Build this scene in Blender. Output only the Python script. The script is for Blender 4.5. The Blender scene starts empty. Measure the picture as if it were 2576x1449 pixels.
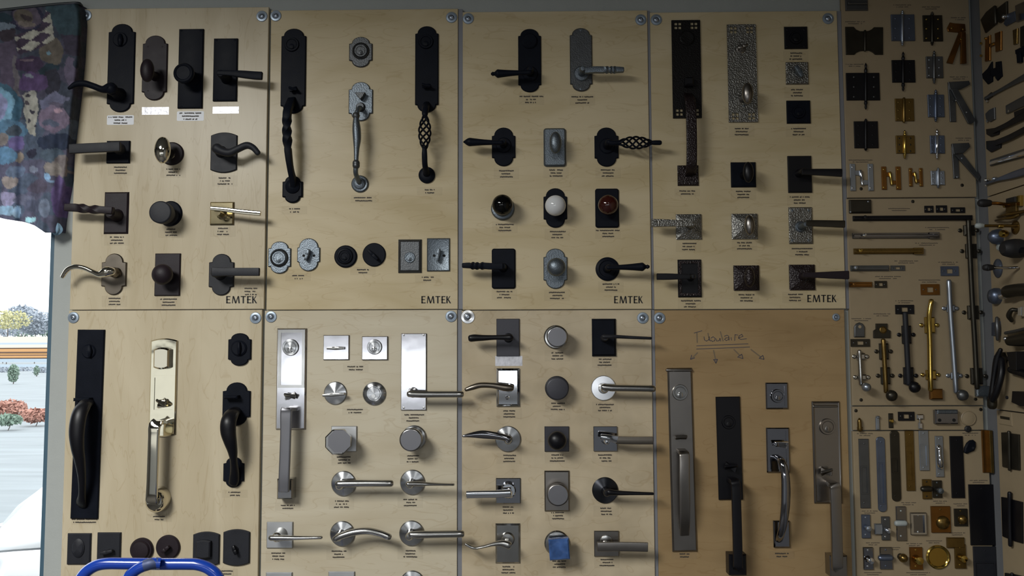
import bpy, bmesh, math, random
from mathutils import Vector, Matrix
random.seed(7)
scene = bpy.context.scene
col = scene.collection
R = math.radians

# ------------------------------------------------------------------ camera
FPX, D = 2200.0, 2.33                       # focal length in pixels, distance to the boards
S = D / FPX                                 # metres per pixel on the boards
CAM = Vector((0.0, -D, 1.6))
PITCH, YAW, ROLL = R(4.05), R(0.92), R(0.22)
fwd = Vector((-math.sin(YAW) * math.cos(PITCH), math.cos(YAW) * math.cos(PITCH), math.sin(PITCH)))
rt0 = fwd.cross(Vector((0, 0, 1))).normalized()
up0 = rt0.cross(fwd).normalized()
rt = (rt0 * math.cos(ROLL) - up0 * math.sin(ROLL)).normalized()
up = rt.cross(fwd).normalized()
cd = bpy.data.cameras.new('camera')
cd.sensor_width = 36.0
cd.lens = FPX / 2576.0 * 36.0
cd.clip_start = 0.05
cd.clip_end = 500
cam = bpy.data.objects.new('camera', cd)
M3 = Matrix((rt, up, -fwd)).transposed()
cam.matrix_world = Matrix.Translation(CAM) @ M3.to_4x4()
col.objects.link(cam)
scene.camera = cam

# ------------------------------------------------------------------ world, lights, exposure
w = bpy.data.worlds.new('daylight')
scene.world = w
w.use_nodes = True
bg = w.node_tree.nodes['Background']
bg.inputs[0].default_value = (0.93, 0.97, 1.0, 1)
bg.inputs[1].default_value = 3.0

def area(name, loc, aim, sx, sy, power, color):
    l = bpy.data.lights.new(name, 'AREA')
    l.shape = 'RECTANGLE'; l.size = sx; l.size_y = sy
    l.energy = power; l.color = color
    o = bpy.data.objects.new(name, l)
    o.location = loc
    o.rotation_euler = (Vector(aim) - Vector(loc)).to_track_quat('-Z', 'Y').to_euler()
    col.objects.link(o)
    return o
area('ceiling_light', (-1.65, -2.6, 2.86), (-1.65, -2.6, 0), 0.9, 1.6, 152, (1.0, 1.0, 0.97)).data.spread = R(172)
area('added_fill_light', (0.1, -3.5, 2.86), (0.1, -3.5, 0), 0.6, 1.4, 18, (1.0, 1.0, 0.97)).data.spread = R(174)  # added fill with no known fixture, lifts the upper middle and right boards
area('shop_window', (-0.7, -4.85, 1.44), (-0.7, 0, 1.44), 2.7, 0.22, 12, (0.92, 0.96, 1.0))
area('side_shop_window', (-2.8, -4.85, 1.28), (-2.8, 0, 1.28), 1.3, 0.9, 3.4, (0.95, 0.98, 0.96))
area('added_low_fill', (-1.3, -4.85, 0.70), (-1.3, 0, 0.70), 4.2, 0.95, 2.5, (0.84, 0.93, 1.0))  # added bluish fill behind the camera, gives lower boards sheen and light

vs = scene.view_settings
vs.view_transform = 'Standard'
vs.look = 'None'
vs.exposure = 0.0
vs.gamma = 1.0
vs.use_curve_mapping = False
scene.cycles.use_denoising = True
scene.cycles.max_bounces = 6
scene.cycles.diffuse_bounces = 3
scene.cycles.glossy_bounces = 3
scene.cycles.sample_clamp_indirect = 4.0
scene.cycles.caustics_reflective = False
scene.cycles.caustics_refractive = False

# ------------------------------------------------------------------ picture point -> point in the room
def ray(px, py):
    return fwd + rt * ((px - 1288.0) / FPX) + up * ((724.5 - py) / FPX)

class Frame:
    """A wall plane: ex to the right, up, n out of the wall."""
    def __init__(s, o, ex, n):
        s.o, s.ex, s.n = Vector(o), Vector(ex), Vector(n)
        s.up = Vector((0, 0, 1))
    def P(s, px, py, d=0.0):
        r = ray(px, py)
        o = s.o + s.n * (d * S)
        t = (o - CAM).dot(s.n) / r.dot(s.n)
        return CAM + r * t
MAIN = Frame((0, 0, 0), (1, 0, 0), (0, -1, 0))
XC = MAIN.P(2474, 650).x                    # the corner with the right-hand wall
SIDE = Frame((XC - 0.012, 0, 0), (0, -1, 0), (-1, 0, 0))

# ------------------------------------------------------------------ materials
MATS = {}
def nt(name):
    m = bpy.data.materials.new(name); m.use_nodes = True
    n = m.node_tree; b = n.nodes['Principled BSDF']
    MATS[name] = m
    return m, n, b
def lin(c):
    return tuple(((v / 255.0) / 12.92 if v <= 10 else (((v / 255.0) + 0.055) / 1.055) ** 2.4) for v in c)
def basic(name, c, rough=0.5, metal=0.0, spec=0.5, bump=0.0, bscale=400.0, hammer=False, var=0.0, coat=0.0):
    m, n, b = nt(name)
    b.inputs['Base Color'].default_value = (*c, 1)
    b.inputs['Roughness'].default_value = rough
    b.inputs['Metallic'].default_value = metal
    b.inputs['Specular IOR Level'].default_value = spec
    b.inputs['Coat Weight'].default_value = coat
    tc = n.nodes.new('ShaderNodeTexCoord')
    nz = n.nodes.new('ShaderNodeTexNoise'); nz.inputs['Scale'].default_value = 35
    n.links.new(tc.outputs['Object'], nz.inputs['Vector'])
    mr = n.nodes.new('ShaderNodeMapRange')
    mr.inputs['To Min'].default_value = max(0.02, rough * 0.85); mr.inputs['To Max'].default_value = min(1, rough * 1.15)
    n.links.new(nz.outputs['Fac'], mr.inputs['Value'])
    n.links.new(mr.outputs['Result'], b.inputs['Roughness'])
    if var > 0:
        mx = n.nodes.new('ShaderNodeMix'); mx.data_type = 'RGBA'
        mx.inputs[6].default_value = (*[v * (1 - var) for v in c], 1)
        mx.inputs[7].default_value = (*[min(1, v * (1 + var)) for v in c], 1)
        n.links.new(nz.outputs['Fac'], mx.inputs[0]); n.links.new(mx.outputs[2], b.inputs['Base Color'])
    if bump > 0:
        if hammer:
            t = n.nodes.new('ShaderNodeTexVoronoi'); t.feature = 'SMOOTH_F1'
            out = t.outputs['Distance']
        else:
            t = n.nodes.new('ShaderNodeTexNoise'); t.inputs['Detail'].default_value = 1.5
            out = t.outputs['Fac']
        t.inputs['Scale'].default_value = bscale
        n.links.new(tc.outputs['Object'], t.inputs['Vector'])
        bm = n.nodes.new('ShaderNodeBump'); bm.inputs['Strength'].default_value = bump
        bm.inputs['Distance'].default_value = 0.002
        n.links.new(out, bm.inputs['Height']); n.links.new(bm.outputs['Normal'], b.inputs['Normal'])
    return m
def radial(name, c, rough):
    m = basic(name, c, rough, 1.0)
    n = m.node_tree; b = n.nodes['Principled BSDF']
    t = n.nodes.new('ShaderNodeTangent'); t.direction_type = 'RADIAL'; t.axis = 'Y'
    n.links.remove(b.inputs['Roughness'].links[0]); b.inputs['Roughness'].default_value = rough
    b.inputs['Anisotropic'].default_value = 0.95; b.inputs['Anisotropic Rotation'].default_value = 0.25
    n.links.new(t.outputs[0], b.inputs['Tangent'])
    return m

basic('black', (0.006, 0.0075, 0.0125), 0.45, 0.0, 0.08, 0.12, 700, var=0.3)
basic('black_soft', (0.004, 0.004, 0.006), 0.38, 0.0, 0.32)
basic('charcoal', (0.013, 0.014, 0.019), 0.55, 0.0, 0.35, 0.12, 700, var=0.25)
basic('slate_black', (0.045, 0.045, 0.055), 0.42, 0.3, 0.5, 0.1, 600)
basic('bronze', (0.014, 0.0085, 0.012), 0.5, 0.0, 0.3, 0.12, 700, var=0.25)
basic('bronze_hammered', (0.018, 0.011, 0.012), 0.32, 0.3, 0.5, 1.0, 300, True, var=0.3)
basic('black_hammered', (0.006, 0.005, 0.005), 0.45, 0.0, 0.2, 0.4, 420, True)
basic('pewter', (0.15, 0.175, 0.20), 0.42, 0.85, 0.5, 0.35, 330, var=0.2)
basic('pewter_dark', (0.10, 0.105, 0.11), 0.45, 0.85, 0.5, 0.3, 330, var=0.2)
basic('pewter_hammered', (0.22, 0.215, 0.20), 0.34, 0.85, 0.5, 0.9, 300, True, var=0.15)
basic('satin', (0.44, 0.435, 0.42), 0.20, 1.0)
basic('satin_soft', (0.56, 0.57, 0.58), 0.48, 1.0)
basic('satin_warm', (0.28, 0.26, 0.24), 0.30, 1.0)
basic('satin_wavy', (0.55, 0.545, 0.57), 0.15, 1.0, bump=0.10, bscale=20)
radial('satin_radial', (0.42, 0.425, 0.43), 0.22)
radial('slate_radial', (0.06, 0.062, 0.07), 0.36)
basic('steel_face', (0.20, 0.20, 0.215), 0.42, 0.8)
basic('nickel', (0.66, 0.62, 0.52), 0.07, 1.0)
basic('nickel_wavy', (0.78, 0.74, 0.60), 0.10, 1.0, bump=0.45, bscale=24)
basic('nickel_antique', (0.20, 0.175, 0.145), 0.30, 1.0)
basic('brass_nickel', (0.42, 0.36, 0.22), 0.14, 1.0)
basic('chrome', (0.70, 0.72, 0.76), 0.05, 1.0)
basic('chrome_dark', (0.27, 0.27, 0.29), 0.07, 1.0)
basic('brass', (0.52, 0.36, 0.09), 0.16, 1.0)
basic('brass_antique', (0.20, 0.13, 0.04), 0.28, 0.9, var=0.25)
basic('copper', (0.26, 0.12, 0.03), 0.25, 0.9, var=0.25)
basic('gunmetal', (0.05, 0.045, 0.035), 0.34, 0.8, var=0.25)
basic('zinc', (0.36, 0.40, 0.46), 0.33, 0.9, var=0.15)
basic('zinc_washer', (0.30, 0.36, 0.43), 0.38, 0.55)
basic('zinc_bright_glare', (0.85, 0.86, 0.88), 0.24, 0.9)
basic('steel_blue', (0.14, 0.17, 0.24), 0.35, 0.8, var=0.2)
basic('steel_grey', (0.12, 0.125, 0.13), 0.38, 0.8, var=0.2)
basic('hole', (0.004, 0.004, 0.004), 0.8)
basic('porcelain', (0.62, 0.63, 0.64), 0.06, 0.0, 0.6)
basic('glass_black', (0.002, 0.002, 0.002), 0.03, 0.0, 0.3)
basic('glass_red', (0.035, 0.006, 0.004), 0.05, 0.0, 0.6)
basic('glass_blue', (0.05, 0.11, 0.29), 0.08, 0.0, 0.6, 0.5, 60, var=0.85)
basic('white_plastic', (0.36, 0.40, 0.40), 0.5)
basic('rubber', (0.010, 0.010, 0.012), 0.6)
basic('ink', (0.012, 0.011, 0.011), 0.7)
basic('ink_soft', (0.055, 0.045, 0.035), 0.7)
basic('ink_faint', (0.10, 0.08, 0.06), 0.7)
basic('ballpoint', (0.055, 0.052, 0.075), 0.6)
basic('felt_pen', (0.18, 0.135, 0.085), 0.7)
basic('paper', (0.78, 0.80, 0.84), 0.45)
basic('sticker_glare', (0.60, 0.60, 0.64), 0.34, 0.3, 0.6, 0.5, 90, var=0.45)  # whitish mottled colour stands in for glare on glossy clear stickers
basic('strip_paint', (0.19, 0.195, 0.215), 0.6)
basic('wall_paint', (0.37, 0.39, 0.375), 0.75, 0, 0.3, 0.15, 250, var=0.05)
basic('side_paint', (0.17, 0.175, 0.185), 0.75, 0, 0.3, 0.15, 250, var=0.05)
basic('ceiling_paint', (0.22, 0.22, 0.21), 0.8)
basic('room_paint', (0.07, 0.068, 0.066), 0.8)
basic('carpet', (0.07, 0.068, 0.068), 0.95, 0, 0.1, 0.5, 300, var=0.2)
basic('frame_blue', (0.055, 0.11, 0.155), 0.45)
basic('blue_paint', (0.006, 0.040, 0.30), 0.22, 0.0, 0.6, coat=0.4)
basic('bare_steel', (0.045, 0.065, 0.15), 0.5, 0.2, var=0.6)

def wood(name, ca, cb, gx, gz, mott=0.0, gloss=0.30):
    m, n, b = nt(name)
    tc = n.nodes.new('ShaderNodeTexCoord')
    mp = n.nodes.new('ShaderNodeMapping'); mp.inputs['Scale'].default_value = (gx, 8, gz)
    n.links.new(tc.outputs['Object'], mp.inputs['Vector'])
    oi = n.nodes.new('ShaderNodeObjectInfo')
    ad = n.nodes.new('ShaderNodeVectorMath'); ad.operation = 'SCALE'; ad.inputs['Scale'].default_value = 37.0
    cx = n.nodes.new('ShaderNodeCombineXYZ')
    for i in range(3): n.links.new(oi.outputs['Random'], cx.inputs[i])
    n.links.new(cx.outputs[0], ad.inputs[0])
    a2 = n.nodes.new('ShaderNodeVectorMath')
    n.links.new(mp.outputs[0], a2.inputs[0]); n.links.new(ad.outputs[0], a2.inputs[1])
    nz = n.nodes.new('ShaderNodeTexNoise'); nz.inputs['Scale'].default_value = 1.0
    nz.inputs['Detail'].default_value = 5; nz.inputs['Distortion'].default_value = 1.1
    n.links.new(a2.outputs[0], nz.inputs['Vector'])
    cr = n.nodes.new('ShaderNodeValToRGB')
    e = cr.color_ramp.elements
    e[0].position = 0.30; e[0].color = (*ca, 1)
    e[1].position = 0.62; e[1].color = (*cb, 1)
    n.links.new(nz.outputs['Fac'], cr.inputs['Fac'])
    # thin dark growth lines
    wv = n.nodes.new('ShaderNodeTexNoise'); wv.inputs['Scale'].default_value = 3.2; wv.inputs['Detail'].default_value = 2
    wv.inputs['Distortion'].default_value = 0.6
    n.links.new(a2.outputs[0], wv.inputs['Vector'])
    r2 = n.nodes.new('ShaderNodeValToRGB'); e = r2.color_ramp.elements
    e[0].position = 0.485; e[0].color = (1, 1, 1, 1)
    e[1].position = 0.515; e[1].color = (1, 1, 1, 1)
    mid = r2.color_ramp.elements.new(0.50); mid.color = (0.90, 0.87, 0.83, 1)
    n.links.new(wv.outputs['Fac'], r2.inputs['Fac'])
    mx = n.nodes.new('ShaderNodeMix'); mx.data_type = 'RGBA'; mx.blend_type = 'MULTIPLY'; mx.inputs[0].default_value = 1
    n.links.new(cr.outputs[0], mx.inputs[6]); n.links.new(r2.outputs[0], mx.inputs[7])
    last = mx.outputs[2]
    if mott > 0:
        n3 = n.nodes.new('ShaderNodeTexNoise'); n3.inputs['Scale'].default_value = 14; n3.inputs['Detail'].default_value = 3
        n.links.new(tc.outputs['Object'], n3.inputs['Vector'])
        r3 = n.nodes.new('ShaderNodeMapRange'); r3.inputs['From Min'].default_value = 0.3; r3.inputs['From Max'].default_value = 0.7
        r3.inputs['To Min'].default_value = 1 - mott; r3.inputs['To Max'].default_value = 1
        n.links.new(n3.outputs['Fac'], r3.inputs['Value'])
        m2 = n.nodes.new('ShaderNodeMix'); m2.data_type = 'RGBA'; m2.blend_type = 'MULTIPLY'; m2.inputs[0].default_value = 1
        n.links.new(last, m2.inputs[6]); n.links.new(r3.outputs[0], m2.inputs[7])
        last = m2.outputs[2]
    n.links.new(last, b.inputs['Base Color'])
    b.inputs['Roughness'].default_value = gloss
    b.inputs['Specular IOR Level'].default_value = 0.22
    return m
wood('birch', (0.475, 0.385, 0.225), (0.565, 0.475, 0.31), 2.2, 9.0)
wood('birch_pale', (0.50, 0.43, 0.305), (0.58, 0.52, 0.395), 2.2, 9.0)
wood('birch_upright', (0.47, 0.395, 0.265), (0.56, 0.485, 0.345), 9.0, 2.0)
wood('birch_smudged', (0.49, 0.40, 0.265), (0.58, 0.49, 0.345), 3.0, 6.0, 0.16)
wood('birch_brown', (0.29, 0.195, 0.095), (0.36, 0.25, 0.128), 2.0, 9.0, 0.06)
basic('melamine', (0.33, 0.26, 0.165), 0.42, 0, 0.4, var=0.06)

def clear_mat():
    m, n, b = nt('clear_film')
    t = n.nodes.new('ShaderNodeBsdfTransparent'); t.inputs[0].default_value = (0.985, 0.983, 0.98, 1)
    mx = n.nodes.new('ShaderNodeMixShader'); mx.inputs[0].default_value = 0.05
    b.inputs['Base Color'].default_value = (0.5, 0.45, 0.36, 1); b.inputs['Roughness'].default_value = 0.2
    n.links.new(t.outputs[0], mx.inputs[1]); n.links.new(b.outputs[0], mx.inputs[2])
    n.links.new(mx.outputs[0], n.nodes['Material Output'].inputs[0])
clear_mat()
def pane_mat():
    m, n, b = nt('window_glass')
    t = n.nodes.new('ShaderNodeBsdfTransparent')
    g = n.nodes.new('ShaderNodeBsdfGlossy'); g.inputs['Roughness'].default_value = 0.02
    mx = n.nodes.new('ShaderNodeMixShader'); mx.inputs[0].default_value = 0.05
    n.links.new(t.outputs[0], mx.inputs[1]); n.links.new(g.outputs[0], mx.inputs[2])
    n.links.new(mx.outputs[0], n.nodes['Material Output'].inputs[0])
pane_mat()

# ------------------------------------------------------------------ objects
ROOT = {}
LABELS = {}
def link(o, parent=None):
    col.objects.link(o)
    if parent is not None: o.parent = parent
    return o
def tag(o, label, cat, group=None, kind=None):
    if label: o['label'] = label
    if cat: o['category'] = cat
    if group: o['group'] = group
    if kind: o['kind'] = kind
    return o
class T:
    """a thing: an Empty at its base on a wall frame"""
    def __init__(s, name, label, cat, px=None, py=None, F=MAIN, loc=None, group=None):
        s.F = F
        s.loc = Vector(loc) if loc is not None else F.P(px, py, 0)
        s.o = bpy.data.objects.new(name, None)
        s.o.empty_display_size = 0.02
        s.o.location = s.loc
        link(s.o)
        tag(s.o, label, cat, group)
class Sub:
    """a part used as a parent of sub-parts"""
    def __init__(s, t, o): s.F, s.loc, s.o = t.F, t.loc, o
class Board:
    def __init__(s, o, loc): s.F, s.loc, s.o = MAIN, loc, o

def mesh(name, verts, faces, mat, smooth=True, angle=32.0):
    me = bpy.data.meshes.new(name)
    me.from_pydata([tuple(v) for v in verts], [], faces)
    bm = bmesh.new(); bm.from_mesh(me)
    bmesh.ops.remove_doubles(bm, verts=bm.verts, dist=1e-6)
    bmesh.ops.recalc_face_normals(bm, faces=bm.faces)
    bm.to_mesh(me); bm.free()
    me.materials.append(MATS[mat])
    if smooth:
        me.shade_smooth()
        me.set_sharp_from_angle(angle=R(angle))
    return me
def part(t, name, verts, faces, mat, smooth=True, angle=32.0, label=None):
    me = mesh(name, [Vector(v) - t.loc for v in verts], faces, mat, smooth, angle)
    o = bpy.data.objects.new(name, me)
    link(o, t.o)
    if label: o['label'] = label
    return o

def inset(poly, d):
    n = len(poly); out = []
    for i in range(n):
        a, b, c = poly[i - 1], poly[i], poly[(i + 1) % n]
        e1 = (b[0] - a[0], b[1] - a[1]); e2 = (c[0] - b[0], c[1] - b[1])
        l1 = math.hypot(*e1) or 1e-9; l2 = math.hypot(*e2) or 1e-9
        n1 = (-e1[1] / l1, e1[0] / l1); n2 = (-e2[1] / l2, e2[0] / l2)
        bx, by = n1[0] + n2[0], n1[1] + n2[1]
        k = bx * n1[0] + by * n1[1]
        k = max(k, 0.5)
        out.append((b[0] + bx / k * d, b[1] + by / k * d))
    return out
def rectp(w, h, r=0.0):
    if r <= 0:
        return [(-w/2, -h/2), (w/2, -h/2), (w/2, h/2), (-w/2, h/2)]
    p = []
    for cx, cy, a0 in ((w/2-r, -h/2+r, -90), (w/2-r, h/2-r, 0), (-w/2+r, h/2-r, 90), (-w/2+r, -h/2+r, 180)):
        for k in range(5):
            a = R(a0 + k * 22.5); p.append((cx + r*math.cos(a), cy + r*math.sin(a)))
    return p
def ellp(w, h, n=40):
    return [(w/2*math.cos(2*math.pi*k/n), h/2*math.sin(2*math.pi*k/n)) for k in range(n)]
def archp(w, h, aw=0.80, ah=None):
    """stepped plate: a body with shoulders and a rounded cap at each end"""
    ah = ah if ah is not None else w * 0.33
    a = w * aw / 2; yb = h/2 - ah; p = []
    p.append((-w/2, -yb)); p.append((-a, -yb - 1.5))
    for k in range(1, 12):
        t = math.pi + math.pi * k / 12; p.append((a*math.cos(t), -yb - 1.5 + (ah - 1.5) * math.sin(t)))
    p.append((a, -yb - 1.5)); p.append((w/2, -yb))
    p.append((w/2, yb)); p.append((a, yb + 1.5))
    for k in range(1, 12):
        t = math.pi * k / 12; p.append((a*math.cos(t), yb + 1.5 + (ah - 1.5) * math.sin(t)))
    p.append((-a, yb + 1.5)); p.append((-w/2, yb))
    return p
def bowp(w, h, bh=7):
    p = []
    for k in range(11):
        x = -w/2 + w*k/10; p.append((x, -h/2 + bh*(2*x/w)**2))
    for k in range(11):
        x = w/2 - w*k/10; p.append((x, h/2 - bh*(2*x/w)**2))
    return p
def octp(r, n=8):
    return [(r*math.cos(R(360/n*(k+.5))), r*math.sin(R(360/n*(k+.5)))) for k in range(n)]

def prism(t, name, C, poly, levels, mat, angle=32.0, label=None, rot=0.0):
    """levels: (inset, height) from the wall outwards, in pixels"""
    F = t.F; verts = []; faces = []; n = len(poly)
    c, s = math.cos(rot), math.sin(rot)
    for ins, z in levels:
        pp = inset(poly, ins) if ins else poly
        for x, y in pp:
            x, y = x*c - y*s, x*s + y*c
            verts.append(C + F.ex*(x*S) + F.up*(y*S) + F.n*(z*S))
    for k in range(len(levels) - 1):
        for i in range(n):
            j = (i + 1) % n
            faces.append((k*n+i, k*n+j, (k+1)*n+j, (k+1)*n+i))
    faces.append(tuple(range(n - 1, -1, -1)))
    faces.append(tuple((len(levels)-1)*n + i for i in range(n)))
    return part(t, name, verts, faces, mat, True, angle, label)
def plate(t, name, x0, y0, x1, y1, th, mat, shape='rect', bev=2.0, z0=0.0, extra=(), r=0.0, label=None, rot=0.0, **kw):
    """a plate from its outline box in the picture"""
    cx, cy = (x0+x1)/2, (y0+y1)/2; w, h = x1-x0, y1-y0
    k = 1.0 - (z0 + th) * S / D
    w *= k; h *= k
    poly = {'rect': lambda: rectp(w, h, r), 'arch': lambda: archp(w, h, **kw), 'bow': lambda: bowp(w, h, **kw),
            'round': lambda: ellp(w, h), 'oct': lambda: octp(w/2*1.08)}[shape]()
    C = t.F.P(cx, cy, z0)
    lv = [(0, 0), (0, th - bev), (bev, th)] + [(bev + a, b) for a, b in extra]
    if bev <= 0: lv = [(0, 0), (0, th)] + [(a, b) for a, b in extra]
    return prism(t, name, C, poly, lv, mat, label=label, rot=rot)
def lathe(t, name, cx, cy, prof, mat, z0=0.0, seg=36, ky=1.0, angle=32.0, label=None):
    F = t.F; C = F.P(cx, cy, z0); verts = []; faces = []
    for r, z in prof:
        for i in range(seg):
            a = 2*math.pi*i/seg
            verts.append(C + F.ex*(r*math.cos(a)*S) + F.up*(r*ky*math.sin(a)*S) + F.n*(z*S))
    for k in range(len(prof) - 1):
        for i in range(seg):
            j = (i + 1) % seg
            faces.append((k*seg+i, k*seg+j, (k+1)*seg+j, (k+1)*seg+i))
    if prof[0][0] > 0.01: faces.append(tuple(range(seg-1, -1, -1)))
    if prof[-1][0] > 0.01: faces.append(tuple((len(prof)-1)*seg+i for i in range(seg)))
    return part(t, name, verts, faces, mat, True, angle, label)
def cr(p0, p1, p2, p3, t):
    return [0.5*((2*b) + (-a+c)*t + (2*a-5*b+4*c-d)*t*t + (-a+3*b-3*c+d)*t**3) for a, b, c, d in zip(p0, p1, p2, p3)]
def path(pts, sub):
    if len(pts) == 2:
        return [[a + (b-a)*k/sub for a, b in zip(*pts)] for k in range(sub+1)]
    q = [[2*a-b for a, b in zip(pts[0], pts[1])]] + list(pts) + [[2*a-b for a, b in zip(pts[-1], pts[-2])]]
    out = []
    for i in range(1, len(q)-2):
        for k in range(sub): out.append(cr(q[i-1], q[i], q[i+1], q[i+2], k/sub))
    out.append(list(q[-2]))
    return out
def sweep(pw, nrm, seg=14, flat=False, twist=None, cap=True, hint=None):
    """pw: list of (Vector, a, b) in metres"""
    verts = []; faces = []; side = None; m = len(pw)
    for i, (p, a, b) in enumerate(pw):
        tn = (pw[min(i+1, m-1)][0] - pw[max(i-1, 0)][0]).normalized()
        cr_ = nrm.cross(tn)
        if cr_.length > 0.35:
            ns = cr_.normalized()
            if side is not None and ns.dot(side) < 0: ns = -ns
            side = ns
        else:
            base = side if side is not None else (hint if hint is not None else Vector((1, 0, 0)))
            side = (base - tn*base.dot(tn)).normalized()
        outv = tn.cross(side).normalized()
        tw = twist(i/(m-1)) if twist else 0.0
        s2 = side*math.cos(tw) + outv*math.sin(tw); o2 = outv*math.cos(tw) - side*math.sin(tw)
        for k in range(seg):
            an = 2*math.pi*(k+.5)/seg; c, s = math.cos(an), math.sin(an)
            if flat:
                e = 0.28
                c = math.copysign(abs(c)**e, c); s = math.copysign(abs(s)**e, s)
            verts.append(p + s2*(a*c) + o2*(b*s))
    for i in range(m-1):
        for k in range(seg):
            j = (k+1) % seg
            faces.append((i*seg+k, i*seg+j, (i+1)*seg+j, (i+1)*seg+k))
    if cap:
        faces.append(tuple(range(seg-1, -1, -1))); faces.append(tuple((m-1)*seg+k for k in range(seg)))
    return verts, faces
def tube(t, name, pts, mat, seg=14, sub=5, flat=False, twist=None, label=None, round_end=True, angle=38.0):
    """pts: (px, py, depth, half width[, half thickness]) all in picture pixels"""
    pp = [tuple(p) + ((p[3],) if len(p) == 4 else ()) for p in pts]
    q = path(pp, sub)
    F = t.F
    pw = [(F.P(a[0], a[1], a[2]), max(a[3], .3)*S, max(a[4], .3)*S) for a in q]
    if round_end:
        def ends(pw):
            p, a, b = pw[-1]; d = (p - pw[-2][0]).normalized(); k = min(a, b)
            if flat: return [(p + d*k*0.25, a - k*.25, b - k*.25)]
            return [(p + d*k*0.45, a*.87, b*.87), (p + d*k*0.75, a*.55, b*.55)]
        pw = pw + ends(pw)
        rv = pw[::-1]; rv = rv + ends(rv); pw = rv[::-1]
    hint = F.ex
    v, f = sweep(pw, F.n, seg, flat, twist, True, hint)
    return part(t, name, v, f, mat, True, angle, label)
def poly(t, name, pts, z0, th, mat, bev=1.0, label=None):
    """an outline traced on the wall, given its own thickness"""
    F = t.F
    W = [F.P(x, y, z0 + th) for x, y in pts]
    C = sum(W, Vector()) / len(W)
    pp = [((p - C).dot(F.ex)/S, (p - C).dot(F.up)/S) for p in W]
    ar = sum(pp[i][0]*pp[(i+1) % len(pp)][1] - pp[(i+1) % len(pp)][0]*pp[i][1] for i in range(len(pp)))
    if ar < 0: pp.reverse()
    C0 = C - F.n*(th*S)
    lv = [(0, 0), (0, th-bev), (bev, th)] if bev > 0 else [(0, 0), (0, th)]
    return prism(t, name, C0, pp, lv, mat, label=label)
def gridplate(t, name, xs, ys, holes, z0, th, mat):
    """flat plate with rectangular openings; xs, ys cut lines in the picture, holes a set of (column, row)"""
    F = t.F; verts = []; faces = []; nx, ny = len(xs)-1, len(ys)-1
    cx, cy = (xs[0]+xs[-1])/2, (ys[0]+ys[-1])/2; C = F.P(cx, cy, z0)
    def V(i, j, z):
        verts.append(C + F.ex*((xs[i]-cx)*S) + F.up*((cy-ys[j])*S) + F.n*(z*S)); return len(verts)-1
    solid = lambda i, j: 0 <= i < nx and 0 <= j < ny and (i, j) not in holes
    for i in range(nx):
        for j in range(ny):
            if not solid(i, j): continue
            faces.append((V(i, j, th), V(i, j+1, th), V(i+1, j+1, th), V(i+1, j, th)))
            faces.append((V(i, j, 0), V(i+1, j, 0), V(i+1, j+1, 0), V(i, j+1, 0)))
            for (di, dj, a, b) in ((-1, 0, (i, j), (i, j+1)), (1, 0, (i+1, j+1), (i+1, j)), (0, -1, (i+1, j), (i, j)), (0, 1, (i, j+1), (i+1, j+1))):
                if not solid(i+di, j+dj):
                    faces.append((V(*a, th), V(*a, 0), V(*b, 0), V(*b, th)))
    return part(t, name, verts, faces, mat, False)
def wbox(t, name, lo, hi, mat, label=None):
    x0, y0, z0 = lo; x1, y1, z1 = hi
    v = [(x0,y0,z0),(x1,y0,z0),(x1,y1,z0),(x0,y1,z0),(x0,y0,z1),(x1,y0,z1),(x1,y1,z1),(x0,y1,z1)]
    f = [(0,3,2,1),(4,5,6,7),(0,1,5,4),(1,2,6,5),(2,3,7,6),(3,0,4,7)]
    if t is None:
        me = mesh(name, v, f, mat, False); o = bpy.data.objects.new(name, me); link(o); return o
    return part(t, name, [Vector(q) for q in v], f, mat, False, label=label)
# ------------------------------------------------------------------ the room
WALL_Y = 0.014
def struct(name, lo, hi, mat, parent=None):
    o = wbox(None, name, lo, hi, mat)
    if parent: o.parent = parent
    else: o['kind'] = 'structure'
    return o
def joined(name, boxes, mat):
    verts = []; faces = []
    for (x0, y0, z0), (x1, y1, z1) in boxes:
        b = len(verts)
        verts += [(x0,y0,z0),(x1,y0,z0),(x1,y1,z0),(x0,y1,z0),(x0,y0,z1),(x1,y0,z1),(x1,y1,z1),(x0,y1,z1)]
        faces += [tuple(b+i for i in f) for f in [(0,3,2,1),(4,5,6,7),(0,1,5,4),(1,2,6,5),(2,3,7,6),(3,0,4,7)]]
    me = mesh(name, verts, faces, mat, False)
    o = bpy.data.objects.new(name, me); link(o)
    return o
WX = MAIN.P(124, 1000, -13).x              # right edge of the window opening
WIN = (WX - 1.5, WX, 0.62, 2.36)           # x0, x1, sill, head
LX, RX, BY, CZ = -3.6, XC, -5.0, 2.92
wb = joined('wall_back', [((LX, WALL_Y, 0), (WIN[0], .16, CZ)), ((WIN[1], WALL_Y, 0), (RX + .1, .16, CZ)),
                          ((WIN[0], WALL_Y, 0), (WIN[1], .16, WIN[2])), ((WIN[0], WALL_Y, WIN[3]), (WIN[1], .16, CZ))], 'wall_paint')
wb['kind'] = 'structure'
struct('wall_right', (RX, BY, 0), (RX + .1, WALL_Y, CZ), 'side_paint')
struct('wall_left', (LX - .1, BY, 0), (LX, .16, CZ), 'room_paint')
struct('wall_rear', (LX, BY - .1, 0), (RX + .1, BY, CZ), 'room_paint')
struct('floor', (LX, BY, -.05), (RX, WALL_Y, 0), 'carpet')
struct('ceiling', (LX, BY, CZ), (RX, WALL_Y, CZ + .05), 'ceiling_paint')
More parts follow.
